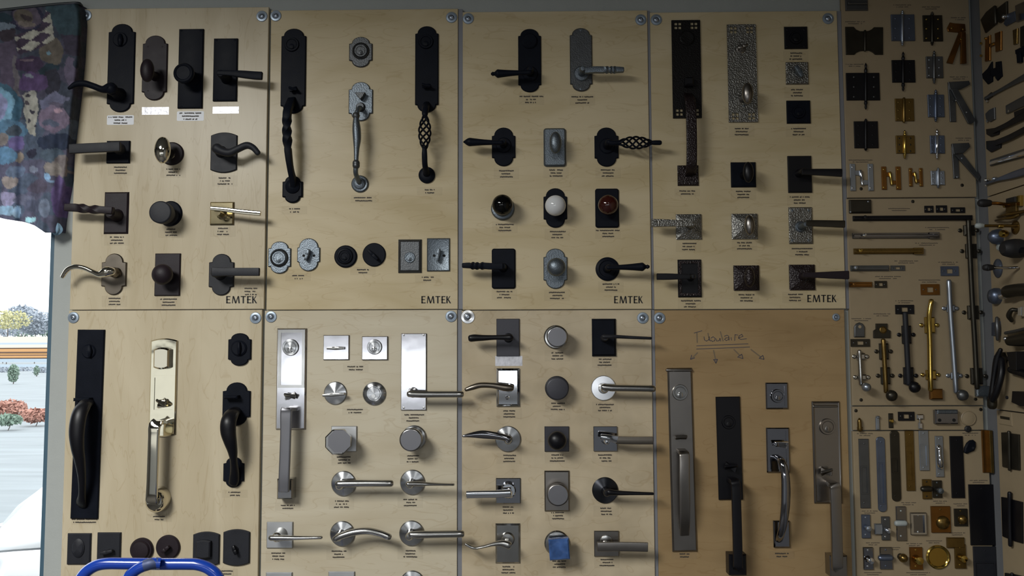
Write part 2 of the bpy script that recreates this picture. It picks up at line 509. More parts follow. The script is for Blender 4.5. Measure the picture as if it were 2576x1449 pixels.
# the window: a narrow blue frame round one pane
fw = 0.0125
wroot = bpy.data.objects.new('window_1', None); link(wroot); wroot['kind'] = 'structure'
wroot.location = (WX - .75, WALL_Y, WIN[2])
class W0: F = MAIN; loc = wroot.location.copy(); o = wroot
x0, x1, z0, z1 = WIN
ya, yb = WALL_Y + .004, WALL_Y + .05
for lo, hi in (((x1 - fw, ya, z0), (x1, yb, z1)), ((x0, ya, z0), (x0 + fw, yb, z1)),
               ((x0 + fw, ya, z0), (x1 - fw, yb, z0 + fw)), ((x0 + fw, ya, z1 - fw), (x1 - fw, yb, z1))):
    wbox(W0, 'window_frame', lo, hi, 'frame_blue')
wbox(W0, 'pane', (x0 + fw, yb - .012, z0 + fw), (x1 - fw, yb - .008, z1 - fw), 'window_glass')
wbox(W0, 'window_sill', (x0 - .03, WALL_Y - .06, z0 - .03), (x1 + .03, WALL_Y, z0), 'wall_paint')

# ------------------------------------------------------------------ the display boards
BOARDS = {}
def board(key, L, Rr, top, bot, mat, label, F=MAIN, name='display_board', th=0.012):
    cy, cx = (top + bot)/2, (L + Rr)/2
    X0, X1 = F.P(L, cy).x, F.P(Rr, cy).x
    Z1, Z0 = F.P(cx, top).z, F.P(cx, bot).z
    loc = Vector(((X0+X1)/2, 0, (Z0+Z1)/2))
    b = 0.0012
    w, h = X1-X0, Z1-Z0
    verts = []; faces = []
    for (ins, y) in ((0, th), (0, b), (b, 0)):
        for sx, sz in ((-1, -1), (1, -1), (1, 1), (-1, 1)):
            verts.append((sx*(w/2-ins), y, sz*(h/2-ins)))
    for k in range(2):
        for i in range(4):
            j = (i+1) % 4; faces.append((k*4+i, k*4+j, (k+1)*4+j, (k+1)*4+i))
    faces += [(3, 2, 1, 0), (8, 9, 10, 11)]
    me = mesh(name, verts, faces, mat, False)
    o = bpy.data.objects.new(name, me); o.location = loc; link(o)
    tag(o, label, 'display board', 'plywood hardware display boards')
    BOARDS[key] = Board(o, loc)
    return BOARDS[key]
board('A', 187, 670, 20, 778.5, 'birch_upright', 'birch plywood board of bronze and black levers, beside the curtain')
board('B', 676, 1152, 24, 778.5, 'birch', 'birch plywood board with two tall black and one pewter grip handleset')
board('C', 1164, 1634, 28, 778.5, 'birch', 'birch plywood board carrying the white porcelain and black ball knobs')
board('D', 1641, 2117, 29, 777.5, 'birch', 'birch plywood board of craftsman plates and pyramid knobs')
board('E', 161, 653, 780.5, 1560, 'birch_upright', 'birch plywood board with polished brass handleset, behind the blue hand truck')
board('F', 660, 1150, 780.5, 1560, 'birch_pale', 'birch plywood board of brushed steel knobs and round-bar levers')
board('G', 1162, 1644, 780.5, 1560, 'birch_smudged', 'smudged birch plywood board with the blue glass knob and chrome levers')
board('H', 1653, 2136, 779.5, 1560, 'birch_brown', 'browner birch plywood board with Tubulaire handwritten in pen')
board('R1', 2123, 2446, -60, 496.5, 'melamine', 'tan board of hinges in the dark corner', name='hinge_board')
board('R2', 2137, 2464, 499, 1020, 'melamine', 'tan board of surface bolts and barrel bolts below the hinges', name='bolt_board')
board('R3', 2146, 2474, 1022.5, 1082, 'melamine', 'narrow tan strip board with small catches and a pale disc', name='strip_board')
board('R4', 2153, 2495, 1084.5, 1560, 'melamine', 'lowest tan board with flush pulls and cabinet latches', name='latch_board')

# grey strips in the gaps between the board columns
for i_, (ka, kb) in enumerate((('B', 'C'), ('C', 'D'), ('F', 'G'), ('G', 'H'), ('D', 'R1'))):
    A_, B_ = BOARDS[ka].o, BOARDS[kb].o
    xa_ = A_.location.x + A_.dimensions.x/2; xb_ = B_.location.x - B_.dimensions.x/2
    zm = A_.location.z; hz = A_.dimensions.z/2
    struct('trim_%d' % (i_ + 1), (xa_ + .0003, .004, zm - hz), (xb_ - .0003, WALL_Y, zm + hz), 'strip_paint')
def screw(key, cx, cy, r=14.5, mat='zinc_washer'):
    b = BOARDS[key]
    w_ = lathe(b, 'screw_washer', cx, cy, [(r, 0), (r, 1.0), (r-1.0, 2.2), (r*.62, 2.8), (r*.45, 1.2)], mat, seg=28)
    s = Sub(b, w_)
    sc = lathe(s, 'screw', cx, cy, [(r*.44, 0.5), (r*.44, 2.6), (r*.30, 4.4), (r*.17, 4.8), (r*.15, 2.2)], 'zinc', seg=16)
for k, x, y in (('A',217,39),('A',659,41),('B',694,40),('B',1136,44),('C',1178,47),('C',1612,50),('D',1651,50),('D',2083,47),
                ('E',185,799),('E',643,800),('F',682,797),('F',1135,796),('G',1617,800),('H',1659,800)):
    screw(k, x, y)
screw('G', 1177, 797, 17.5, 'zinc_bright_glare')  # whiter than the other washers: window glare put into its colour
screw('H', 2103, 798, 9.5)

def quads(b, name, rects, mat, z=0.45, label=None):
    verts = []; faces = []
    for q in rects:
        i = len(verts)
        verts += [MAIN.P(x, y, z) for x, y in q]
        faces.append((i, i+1, i+2, i+3))
    return part(b, name, verts, faces, mat, False, label=label)
def textrects(cx, cy, lines, lh=7.6, ch=3.4, cw=2.5):
    out = []
    for li, n in enumerate(lines):
        y = cy + (li - (len(lines)-1)/2)*lh
        x = cx - n*cw/2
        for k in range(n):
            g = random.random()
            if g < 0.10: x += cw; continue
            h = ch*(0.8 + 0.2*random.random()); yo = random.choice((0, 0, ch*.15))
            out.append([(x, y-h/2+yo), (x, y+h/2+yo), (x+cw*.82, y+h/2+yo), (x+cw*.82, y-h/2+yo)])
            x += cw
    return out
def caption(key, cx, cy, lines, w=64, h=None, film='clear_film', ink='ink_soft'):
    b = BOARDS[key]
    h = h or (len(lines)*7.6 + 5)
    if film == 'clear_film': p = quads(b, 'caption_sticker', [[(cx-w/2, cy-h/2), (cx-w/2, cy+h/2), (cx+w/2, cy+h/2), (cx+w/2, cy-h/2)]], film, 0.35)
    else: p = plate(b, 'caption_sticker', cx-w/2, cy-h/2, cx+w/2, cy+h/2, 0.25, film, bev=0, r=(3 if film == 'paper' else 0))
    if lines:
        quads(Sub(b, p), 'caption_text', textrects(cx, cy, lines), ink, 0.7)
def pr(n): return [random.randint(n-2, n), random.randint(10, 12), random.randint(12, 15)]
caption('A', 303, 302, [24, 12, 14], 70, 25, 'paper'); caption('A', 391, 279, [], 70, 20, 'sticker_glare')
caption('A', 479, 292, [22, 17, 14], 70, 25, 'paper'); caption('A', 568, 277, [], 68, 18, 'sticker_glare')
for k, x, y, n in (('A',303,428,13),('A',436,433,15),('A',566,455,13),('A',294,604,16),('A',430,584,13),('A',561,582,12),('A',288,758,13),
                   ('A',424,760,18),('A',630,733,14),
                   ('C',1337,250,24),('C',1465,251,22),('C',1274,437,16),('C',1399,435,15),('C',1530,435,15),('C',1270,572,19),('C',1402,590,18),
                   ('C',1529,587,25),('C',1269,741,17),('C',1401,743,16),('C',1537,722,17),
                   ('D',1866,331,16),('D',2002,141,15),('D',2005,233,15),('D',2009,331,16),('D',1870,489,15),('D',2012,503,22),
                   ('D',1732,620,16),('D',1873,618,16),('D',2018,633,22),('D',1737,764,22),('D',1878,749,16),('D',2000,748,16),
                   ('F',1041,1051,21),('F',866,1157,15),('F',1038,1154,13),('F',859,1268,17),('F',1032,1264,14),('F',700,1399,15),('F',853,1394,16),
                   ('F',1032,1393,13),
                   ('G',1402,895,13),('G',1521,911,15),('G',1403,1022,17),('G',1281,1041,14),('G',1522,1025,18),('G',1281,1153,16),('G',1402,1152,14),
                   ('G',1522,1152,16),('G',1278,1283,12),('G',1404,1297,16),('G',1525,1286,14),('G',1279,1433,14),('G',1407,1419,14),('G',1527,1415,15)):
    caption(k, x, y, pr(n))
for k, x, y, n in (('B',741,529,11),('B',915,501,20),('B',1081,481,10),('B',750,697,12),('B',913,682,12),('B',1076,701,12),
                   ('D',1729,484,16),('E',213,1310,26),('E',400,1303,12),('E',591,1242,13),('E',566,1440,16),('F',895,926,17),('F',893,1034,16),('F',724,1275,14),
                   ('H',1722,1397,12),('H',1967,1396,14)):
    caption(k, x, y, [n, max(9, n-3)])
caption('G', 1280, 908, [], 68, 25, 'sticker_glare')
# faint captions on the hinge and bolt boards
for k, x, y, n in (('R1',2151,57,20),('R1',2270,15,18),('R1',2342,20,18),('R1',2412,47,16),('R1',2150,164,18),('R1',2412,196,18),('R1',2165,405,24),('R1',2424,350,16),
                   ('R2',2262,527,22),('R2',2358,575,24),('R2',2332,614,24),('R2',2280,659,24),('R2',2385,662,20),('R2',2234,698,26),('R2',2338,707,22),
                   ('R2',2167,804,20),('R2',2220,792,18),('R2',2275,759,18),
                   ('R4',2176,1093,16),('R4',2441,1092,16),('R4',2462,1211,18),('R4',2285,1267,16),('R4',2365,1263,14),('R4',2416,1270,14),('R4',2188,1288,16),('R4',2196,1368,14),
                   ('R4',2300,1370,16),('R4',2350,1363,16),('R4',2408,1343,16),('R4',2250,1380,14),('R4',2196,1443,18),('R4',2310,1443,24)):
    quads(BOARDS[k], 'caption_text', textrects(x, y, [n, int(n*.7)], 5.0, 2.2), 'ink_faint', 0.3)
for k, x, y in (('R2',2166,1006),('R2',2454,1004),('R1',2166,475),('R1',2420,466),('R2',2296,507),('R3',2153,1033),('R3',2467,1030)):
    lathe(BOARDS[k], 'screw', x, y, [(4.2, 0), (4.2, .8), (2.5, 1.4), (0, 1.5)], 'gunmetal', seg=12)

# ------------------------------------------------------------------ lettering
def stroke(a, b, w):
    (x0, y0), (x1, y1) = a, b
    return [(x0-w/2, y0), (x1-w/2, y1), (x1+w/2, y1), (x0+w/2, y0)]
def hbar(x0, x1, y, w): return [(x0, y-w/2), (x0, y+w/2), (x1, y+w/2), (x1, y-w/2)]
def emtek(key, x0, x1, y0, y1):
    W = x1-x0; H = y1-y0; q = []
    sx = W/77.0; X = lambda v: x0 + v*sx; th, tn = 3.6*sx, 2.2
    def E(a):
        q.append(stroke((X(a+1.8), y0), (X(a+1.8), y1), th))
        for f, l in ((0.06, 10.5), (.48, 9.0), (.94, 11)): q.append(hbar(X(a), X(a+l), y0+H*f, tn))
    E(0)
    q.append(stroke((X(17.5), y0), (X(15.5), y1), tn)); q.append(stroke((X(18), y0), (X(24), y1), th))
    q.append(stroke((X(30), y0), (X(24), y1), tn)); q.append(stroke((X(30.6), y0), (X(32.6), y1), th))
    q.append(stroke((X(43), y0), (X(43), y1), th)); q.append(hbar(X(36.5), X(49.5), y0+H*.06, tn))
    E(52.5)
    q.append(stroke((X(67), y0), (X(67), y1), th)); q.append(stroke((X(75), y0), (X(68.2), y0+H*.52), tn)); q.append(stroke((X(69.5), y0+H*.42), (X(76), y1), th))
    quads(BOARDS[key], 'lettering', q, 'ink', 0.35, 'black printed word EMTEK')
emtek('A', 569, 646, 745, 763); emtek('B', 1060, 1134, 745, 763); emtek('C', 1545, 1617, 745, 763); emtek('D', 2031, 2104, 742, 760)

def pen(key, name, lines, width, mat, label=None):
    q = []
    for ln in lines:
        for (xa, ya), (xb, yb) in zip(ln, ln[1:]):
            d = math.hypot(xb-xa, yb-ya) or 1; ux, uy = (xb-xa)/d, (yb-ya)/d
            nx, ny = -uy*width/2, ux*width/2
            xa -= ux*.4; ya -= uy*.4; xb += ux*.4; yb += uy*.4
            q.append([(xa+nx, ya+ny), (xb+nx, yb+ny), (xb-nx, yb-ny), (xa-nx, ya-ny)])
    return quads(BOARDS[key], name, q, mat, 0.3, label)
pen('H', 'handwriting', [
    [(1746,838),(1766,832)],                                                      # T bar
    [(1771,847),(1772,855),(1777,858),(1783,855),(1784,847),(1785,856),(1788,858)],   # u
    [(1788,851),(1794,847),(1799,851),(1798,857),(1792,859),(1788,855)],          # b bowl
    [(1801,852),(1803,858),(1809,857),(1811,851),(1813,858)],                     # u
    [(1822,846),(1829,843),(1833,846),(1834,856)],[(1834,850),(1826,850),(1823,854),(1827,857),(1834,853)],   # a
    [(1839,849),(1840,856)],                                                      # i
    [(1848,857),(1849,842),(1856,843)],                                           # r
    [(1858,850),(1869,846),(1866,841),(1859,845),(1858,851),(1864,854),(1878,852)],   # e
    [(1752,870),(1800,868),(1882,865)],[(1752,878),(1810,876),(1886,873)],        # underlines
], 1.5, 'ballpoint', 'pen word Tubulaire with two underlines')
pen('H', 'handwriting_stem', [[(1753,837),(1754,862)],[(1781,838),(1783,849)],[(1812,834),(1819,858)]], 3.0, 'felt_pen')
for ln, hd in (([(1755,887),(1740,902)], [(1740,893),(1737,904),(1748,900)]), ([(1795,881),(1801,909)], [(1794,905),(1805,904),(1801,914),(1796,905)]),
               ([(1846,879),(1863,896)], [(1855,898),(1869,902),(1866,891),(1857,897)]), ([(1889,879),(1915,899)], [(1909,901),(1922,904),(1919,894),(1911,900)])):
    a = pen('H', 'drawn_arrow', [ln], 3.2, 'felt_pen', 'hand-drawn arrow pointing down')
    pen_h = quads(Sub(BOARDS['H'], a), 'arrow_head', [], 'ballpoint', .3) if False else None
    q = []
    for (xa, ya), (xb, yb) in zip(hd, hd[1:]):
        d = math.hypot(xb-xa, yb-ya); nx, ny = -(yb-ya)/d*.9, (xb-xa)/d*.9
        q.append([(xa+nx, ya+ny), (xb+nx, yb+ny), (xb-nx, yb-ny), (xa-nx, ya-ny)])
    quads(Sub(BOARDS['H'], a), 'arrow_head', q, 'ballpoint', .35)
# ------------------------------------------------------------------ hardware on the plywood boards
def project(p):
    v = p - CAM
    z = v.dot(fwd)
    return (1288.0 + FPX*v.dot(rt)/z, 724.5 - FPX*v.dot(up)/z)
def lift(bx, by, d, F=MAIN):
    return project(F.P(bx, by, 0) + F.n*(d*S))
def lock(t, cx, cy, r, mat, z0=3, h=6, face=None, key=True):
    o = lathe(t, 'lock_cylinder', cx, cy, [(r, 0), (r, h*.5), (r-1.5, h), (r*.74, h), (r*.70, h-1.6), (r*.66, h-1.6), (r*.62, h-.4), (0.5, h-.2)], face or mat, z0, 30)
    if key:
        s = Sub(t, o)
        lathe(s, 'key_plug', cx, cy + r*.28, [(r*.34, h-1), (r*.34, h+1.2), (r*.24, h+1.8), (0.2, h+1.8)], face or mat, z0, 16)
        plate(s, 'keyway', cx-.9, cy+r*.12, cx+.9, cy+r*.46, .6, 'hole', bev=0, z0=z0+h+1.6)
    return o
def thumbturn(t, cx, cy, ang, ln, mat, z0=3, wd=4.2, rose=None):
    if rose: lathe(t, 'turn_rose', cx, cy, [(rose, 0), (rose, 1.5), (rose-2, 3), (0.5, 3)], mat, z0, 24)
    lathe(t, 'turn_stem', cx, cy, [(5, 0), (4.5, 8), (0.5, 8.5)], mat, z0, 14)
    px, py = lift(cx, cy, z0 + 13)
    c, s = math.cos(R(ang))*ln/2, math.sin(R(ang))*ln/2
    tube(t, 'thumb_turn', [(px-c, py+s, z0+13, wd*.8, 5), (px-c*.4, py+s*.4, z0+13, wd, 6), (px, py, z0+12, wd*1.15, 6), (px+c*.4, py-s*.4, z0+13, wd, 6), (px+c, py-s, z0+13, wd*.8, 5)],
         mat, 12, 3, flat=True)
def lever(t, bx, by, pts, mat, d=46, neck=9, flat=False, twist=None, seg=14, sub=5, neckmat=None, join=True, rosette=None):
    if rosette:
        lathe(t, 'collar', bx, by, [(rosette, 0), (rosette, 3), (rosette-2.5, 5.5), (neck, 6)], neckmat or mat, 3, 28)
    lathe(t, 'neck', bx, by, [(neck*1.3, 2), (neck*1.15, 7), (neck*.9, d*.55), (neck*.85, d-3), (neck*.62, d+1.5), (0.5, d+2)], neckmat or mat, 0, 20)
    ux, uy = lift(bx, by, d)
    pp = []
    for p in pts:
        p = tuple(p)
        if len(p) == 3: p = (p[0], p[1], d, p[2], p[2])
        elif len(p) == 4: p = (p[0], p[1], d, p[2], p[3])
        pp.append(p)
    if join: pp = [(ux, uy, d, pp[0][3], pp[0][4])] + pp
    tube(t, 'grip', pp, mat, seg, sub, flat=flat, twist=twist)
def ball(t, bx, by, r, mat, d=34, neck=9, ky=1.0, neckmat=None, name='knob', zr=None):
    """neck and a spherical or egg-shaped knob standing over its base"""
    lathe(t, 'neck', bx, by, [(neck*1.5, 2), (neck*1.2, 6), (neck*.9, 12), (neck, d-8)], neckmat or mat, 0, 24)
    zr = zr or r
    prof = []
    for k in range(13):
        a = -math.pi/2 + math.pi*(k+.9)/13.9
        prof.append((max(r*math.cos(a), .05), d - 8 + zr*.9 + zr*math.sin(a)))
    prof.append((0.02, d - 8 + zr*1.9))
    lathe(t, name, bx, by, prof, mat, 0, 32, ky, 60)
def drum(t, bx, by, r, mat, d=34, th=22, neck=11, facemat=None, flare=0.0):
    lathe(t, 'neck', bx, by, [(neck*1.4, 2), (neck, 8), (neck*.95, d)], mat, 0, 24)
    k = lathe(t, 'knob', bx, by, [(r*.62, d-6), (r*.96 - flare, d), (r, d+th*.4), (r, d+th-2), (r-2, d+th), (r-3.5, d+th+.4)] + ([(0.3, d+th+.4)] if not facemat else []), mat, 0, 40)
    if facemat: lathe(Sub(t, k), 'knob_face', bx, by, [(r-3.4, d+th-1), (r-3.4, d+th+.6), (0.3, d+th+.7)], facemat, 0, 40)
def screws4(t, x0, y0, x1, y1, mat, z0, r=2.6):
    for x in (x0, x1):
        for y in (y0, y1):
            lathe(t, 'screw', x, y, [(r, -1), (r, .6), (r*.6, 1.2), (0.2, 1.3)], mat, z0, 10)
def rim(t, name, x0, y0, x1, y1, wd, z0, th, mat):
    """raised rectangular moulding round a plate"""
    gridplate(t, name, [x0, x0+wd, x1-wd, x1], [y0, y0+wd, y1-wd, y1], {(1, 1)}, z0, th, mat)
G_LEVER = 'sample door levers on the boards'; G_KNOB = 'sample door knobs on the boards'
G_LOCK = 'sample deadbolts on the boards'; G_GRIP = 'sample entry handlesets on the boards'
def TL(label, x, y): return T('door_lever', label, 'door lever', x, y, group=G_LEVER)
def TK(label, x, y): return T('doorknob', label, 'door knob', x, y, group=G_KNOB)
def TD(label, x, y): return T('deadbolt', label, 'deadbolt', x, y, group=G_LOCK)
def TG(label, x, y): return T('entry_handleset', label, 'handleset', x, y, group=G_GRIP)
def tw(a, b, n): return lambda u: 0 if u < a else (n*math.pi*(u-a)/(b-a) if u < b else n*math.pi)

# ---- board A
t = TL('black lever on tall round-topped plate overlapping the curtain edge', 306, 171)
plate(t, 'back_plate', 271, 55, 341, 288, 5, 'black', 'arch', aw=.78, ah=22)
lathe(t, 'turn_rose', 303, 100, [(19, 0), (19, 2), (17, 4), (.4, 4)], 'black', 4, 28); tube(t, 'thumb_turn', [(302, 88, 10, 5, 4), (302, 100, 12, 7, 5), (302, 112, 10, 5, 4)], 'black')
lever(t, 303, 240, [(278,222,15,14),(258,225,9,9),(236,217,8,8),(212,210,8,7),(190,212,7,6),(174,222,4,4)], 'black', 48, 15)
t = TK('bronze egg knob on narrow round-ended bronze plate', 390, 172)
plate(t, 'back_plate', 358, 86, 423, 257, 5, 'bronze', 'arch', aw=.8, ah=22); screws4(t, 373, 118, 409, 229, 'bronze', 4)
ball(t, 393, 194, 17, 'bronze', 48, 10, 1.75, zr=15)
t = TK('black round knob on long rectangular plate with beaded corners', 481, 174)
plate(t, 'back_plate', 449, 69, 513, 278, 6, 'black', extra=((2, 5.2),)); screws4(t, 457, 77, 505, 269, 'black', 5)
lathe(t, 'neck', 482, 200, [(22, 4), (18, 8), (12, 14), (11, 36)], 'black'); lathe(t, 'knob', 482, 200, [(11, 34), (22, 40), (26, 48), (26, 53), (23, 57), (19, 58), (17, 56.5), (.3, 57.5)], 'black', 0, 36)
t = TL('black flat-bar lever on short rectangular plate, right of the long plate', 567, 177)
plate(t, 'back_plate', 537, 94, 599, 259, 6, 'black', extra=((2, 5.2),)); screws4(t, 545, 101, 591, 251, 'black', 5)
lever(t, 572, 200, [(548,183,6,4),(580,184,7,4),(610,187,9,5),(640,190,10,5),(659,191,10,5)], 'black', 50, 12, flat=True, join=False)
t = TL('charcoal flat-bar lever on square plate reaching behind the curtain', 298, 383)
plate(t, 'back_plate', 269, 354, 329, 412, 6, 'black', bev=2)
lever(t, 304, 377, [(302,369,12,5),(260,371,12,5),(215,373,12,5),(176,375,12,5)], 'charcoal', 48, 13, flat=True, join=False)
t = TK('shiny nickel egg knob on round bronze rose', 433, 387)
plate(t, 'rose', 402, 357, 464, 417, 6, 'bronze', 'round', bev=3)
ball(t, 430, 389, 20, 'nickel', 44, 11, 1.7, zr=17)
t = TL('charcoal wave lever on plate with bowed ends', 564, 385)
plate(t, 'back_plate', 530, 332, 598, 437, 5, 'charcoal', 'bow', bh=8)
lever(t, 558, 383, [(545,373,13,12),(560,381,11,11),(578,384,10,10),(598,375,9,9),(620,366,9,9),(636,371,8,8),(649,385,7,6)], 'charcoal', 48, 13, join=False)
t = TL('bronze twisted-bar lever on upright rectangular bronze plate', 293, 536)
plate(t, 'back_plate', 262, 482, 325, 590, 5, 'bronze', bev=4)
lever(t, 297, 543, [(284,530,9,8),(255,528,9,8),(225,526,10,8),(196,523,10,8),(165,522,9,7)], 'bronze', 46, 14, flat=True, seg=12, sub=8, join=False, twist=tw(.3, .75, 1.0))
t = TK('charcoal drum knob on round black rose', 430, 541)
plate(t, 'rose', 399, 505, 460, 570, 5, 'black', 'round', bev=3)
drum(t, 428, 543, 28, 'charcoal', 36, 26, 20)
t = TL('shiny brass-toned slim lever on square polished plate', 560, 537)
plate(t, 'back_plate', 529, 508, 590, 567, 6, 'brass_nickel', bev=3)
lathe(t, 'neck', 561, 541, [(13, 5), (13, 9), (9, 12), (8, 42)], 'brass_nickel'); tube(t, 'grip', [(531,524,46,5,4),(565,527,46,5.5,4),(610,533,46,6,4),(655,537,46,6,4)], 'nickel', flat=True)
t = TL('antique nickel scroll lever on round-ended plate above the window corner', 287, 690)
plate(t, 'back_plate', 256, 637, 320, 743, 5, 'nickel_antique', 'arch', aw=.72, ah=23)
lathe(t, 'neck', 296, 687, [(14, 4), (11, 8), (10, 14), (13, 18), (10, 23), (12, 28), (9, 34), (9, 40)], 'nickel_antique')
tube(t, 'grip', [(282,683,48,10,9),(267,684,50,13,12),(250,690,49,8,8),(232,683,48,6,6),(212,674,48,6,6),(190,671,48,6,6),(170,678,47,6,6),(157,696,45,5,5)], 'nickel')
t = TK('bronze ball knob on upright rectangular bronze plate', 422, 691)
plate(t, 'back_plate', 390, 637, 455, 745, 5, 'bronze', bev=2)
ball(t, 426, 694, 26, 'bronze', 34, 12, zr=19)
t = TL('charcoal straight lever on round-ended plate above the first printed word', 557, 691)
plate(t, 'back_plate', 526, 638, 590, 744, 5, 'charcoal', 'arch', aw=.74, ah=22)
lever(t, 556, 690, [(536,684,12,9),(552,684,11,8),(580,684,10,6),(615,684,10,5),(652,684,10,5)], 'charcoal', 48, 13, flat=True, join=False)

# ---- board B
def arch_foot(t, x0, y0, x1, y1, mat): plate(t, 'foot_plate', x0, y0, x1, y1, 7, mat, 'arch', bev=3, aw=.74, ah=(x1-x0)*.3)
t = TG('tall black handleset with rope-twist grip and round-eared foot', 738, 178)
plate(t, 'back_plate', 707, 68, 771, 291, 6, 'black', 'arch', aw=.8, ah=20); lock(t, 735, 113, 19, 'black', 4, 6)
tube(t, 'thumb_latch', [(738,222,5,9,3),(737,226,18,9,3),(736,222,26,11,3)], 'black', flat=True)
tube(t, 'grip', [(735,252,4,10,8),(729,264,34,10,8),(723,282,48,10,9),(722,305,52,10,9),(722,330,53,10,9),(723,355,53,10,9),(726,390,50,10,8),(731,425,40,10,7),(737,452,20,11,7),(740,470,4,12,7)],
     'black', flat=True, sub=7, seg=12, twist=tw(.3, .62, 1.5))
arch_foot(t, 711, 442, 763, 512, 'black'); lathe(t, 'foot_boss', 738, 470, [(20, 4), (18, 10), (10, 16), (.4, 17)], 'black')
t = TD('pewter deadbolt with stepped round-ended plate above pewter grip', 907, 131)
plate(t, 'back_plate', 878, 92, 938, 172, 5, 'pewter_dark', 'arch', aw=.76, ah=18); lathe(t, 'ring', 908, 129, [(23, 0), (22, 4), (19, 7), (17, 4)], 'pewter_dark', 3, 32)
lock(t, 908, 129, 17, 'pewter_dark', 5, 5)
t = TG('pewter handleset with vase-shaped grip and round foot rosette', 907, 256)
plate(t, 'back_plate', 877, 205, 939, 307, 5, 'pewter', 'arch', aw=.76, ah=20)
poly(t, 'thumb_latch', [(892,232),(918,232),(912,243),(906,249),(900,243)], 4, 20, 'pewter_dark')
lathe(t, 'grip_boss', 908, 271, [(13, 4), (11, 10), (9, 14)], 'pewter_dark')
tube(t, 'grip', [(908,272,6,6),(904,272,32,6),(899,280,46,6),(897,291,48,6),(896,303,49,8),(897,325,49,10.5),(898,350,49,10),(897,375,49,7),(896,405,49,5.5),(895,422,48,6),(895,436,42,6),(899,448,26,6),(905,462,6,6)], 'pewter')
for y in (291, 411, 416): lathe(t, 'grip_ring', 0, 0, [(0.1, 0), (.1, .1)], 'pewter', 0, 3) if False else tube(t, 'grip_ring', [(896, y-1.5, 49, 9), (896, y+1.5, 49, 9)], 'pewter_dark', sub=2)
lathe(t, 'foot_rosette', 906, 463, [(22, 0), (22, 3), (19, 6), (15, 5), (13, 8), (6, 11), (.4, 11)], 'pewter', 0, 36)
t = TG('tall black handleset with twisted basket grip and round foot', 1074, 176)
plate(t, 'back_plate', 1044, 62, 1104, 288, 6, 'black', 'arch', aw=.8, ah=20); lock(t, 1072, 106, 19, 'black', 4, 6)
tube(t, 'thumb_latch', [(1073,214,5,10,3),(1072,218,18,10,3),(1072,213,26,12,3)], 'black', flat=True)
tube(t, 'upper_bar', [(1073,262,4,9,7),(1071,270,38,9,7),(1069,285,50,8,7),(1069,292,51,6,6)], 'black')
def basket(t, a, b, rad, mat, d, n=5, turns=.95, wire=2.4):
    (xa, ya), (xb, yb) = a, b
    L = math.hypot(xb-xa, yb-ya); ux, uy = (xb-xa)/L, (yb-ya)/L
    for k in range(n):
        pts = []
        for i in range(15):
            u = i/14; r = rad*(math.sin(math.pi*min(1, max(0, .04+.92*u)))**.75); an = 2*math.pi*(k/n + turns*u)
            pts.append((xa+(xb-xa)*u - uy*r*math.cos(an), ya+(yb-ya)*u + ux*r*math.cos(an), d + r*math.sin(an), wire))
        tube(t, 'basket_wire', pts, mat, 8, 2)
basket(t, (1069, 290), (1068, 376), 15, 'black', 51)
tube(t, 'lower_bar', [(1068,374,51,6,6),(1068,392,50,7,6),(1069,415,40,7,6),(1072,430,22,8,6),(1074,441,4,9,7)], 'black')
lathe(t, 'foot_rosette', 1074, 441, [(21, 0), (21, 4), (18, 7), (10, 9), (.4, 9)], 'black', 0, 36)
t = TD('pewter ringed keyhole deadbolt with eared plate, bottom row next to the board seam', 704, 648)
plate(t, 'back_plate', 675, 607, 733, 689, 5, 'pewter', 'arch', aw=.76, ah=18); lathe(t, 'ring', 703, 649, [(24, 0), (23, 4), (20, 7), (18, 4)], 'pewter_dark', 3, 32); lock(t, 702, 649, 18, 'pewter', 5, 5)
t = TD('pewter round-ended thumb-turn plate with two screw holes', 777, 640)
plate(t, 'back_plate', 748, 599, 806, 683, 5, 'pewter', 'arch', aw=.84, ah=24); thumbturn(t, 777, 643, 72, 28, 'pewter', 3)
for x in (764, 790): lathe(t, 'screw_hole', x, 643, [(3.4, 0), (3.4, .5), (.2, .5)], 'hole', 5, 10)
t = TD('black domed round deadbolt, left of the flat black disc', 870, 645)
plate(t, 'rose', 841, 617, 899, 674, 6, 'black', 'round', bev=3); lathe(t, 'ring', 869, 645, [(22, 4), (19, 10), (15, 11), (14, 9)], 'black', 0, 30); lock(t, 868, 646, 14, 'black', 6, 5)
t = TD('flat black round disc deadbolt with slanted thumb turn', 941, 641)
plate(t, 'rose', 912, 611, 971, 671, 5, 'black', 'round', bev=2); thumbturn(t, 941, 643, -45, 32, 'black', 3)
t = TD('pewter rectangular framed deadbolt with shiny key plug', 1031, 645)
plate(t, 'back_plate', 1002, 602, 1061, 687, 8, 'pewter_dark', bev=5, extra=((1.5, 6.5),)); lock(t, 1031, 648, 14, 'pewter', 5, 4, 'pewter')
t = TD('pewter rectangular thumb-turn plate, right end of the bottom row', 1103, 641)
plate(t, 'back_plate', 1074, 599, 1132, 683, 5, 'pewter', bev=2, extra=((1.5, 4.2),)); thumbturn(t, 1104, 643, 80, 30, 'pewter', 3)
for x in (1092, 1117): lathe(t, 'screw_hole', x, 643, [(3.4, 0), (3.4, .5), (.2, .5)], 'hole', 5, 10)

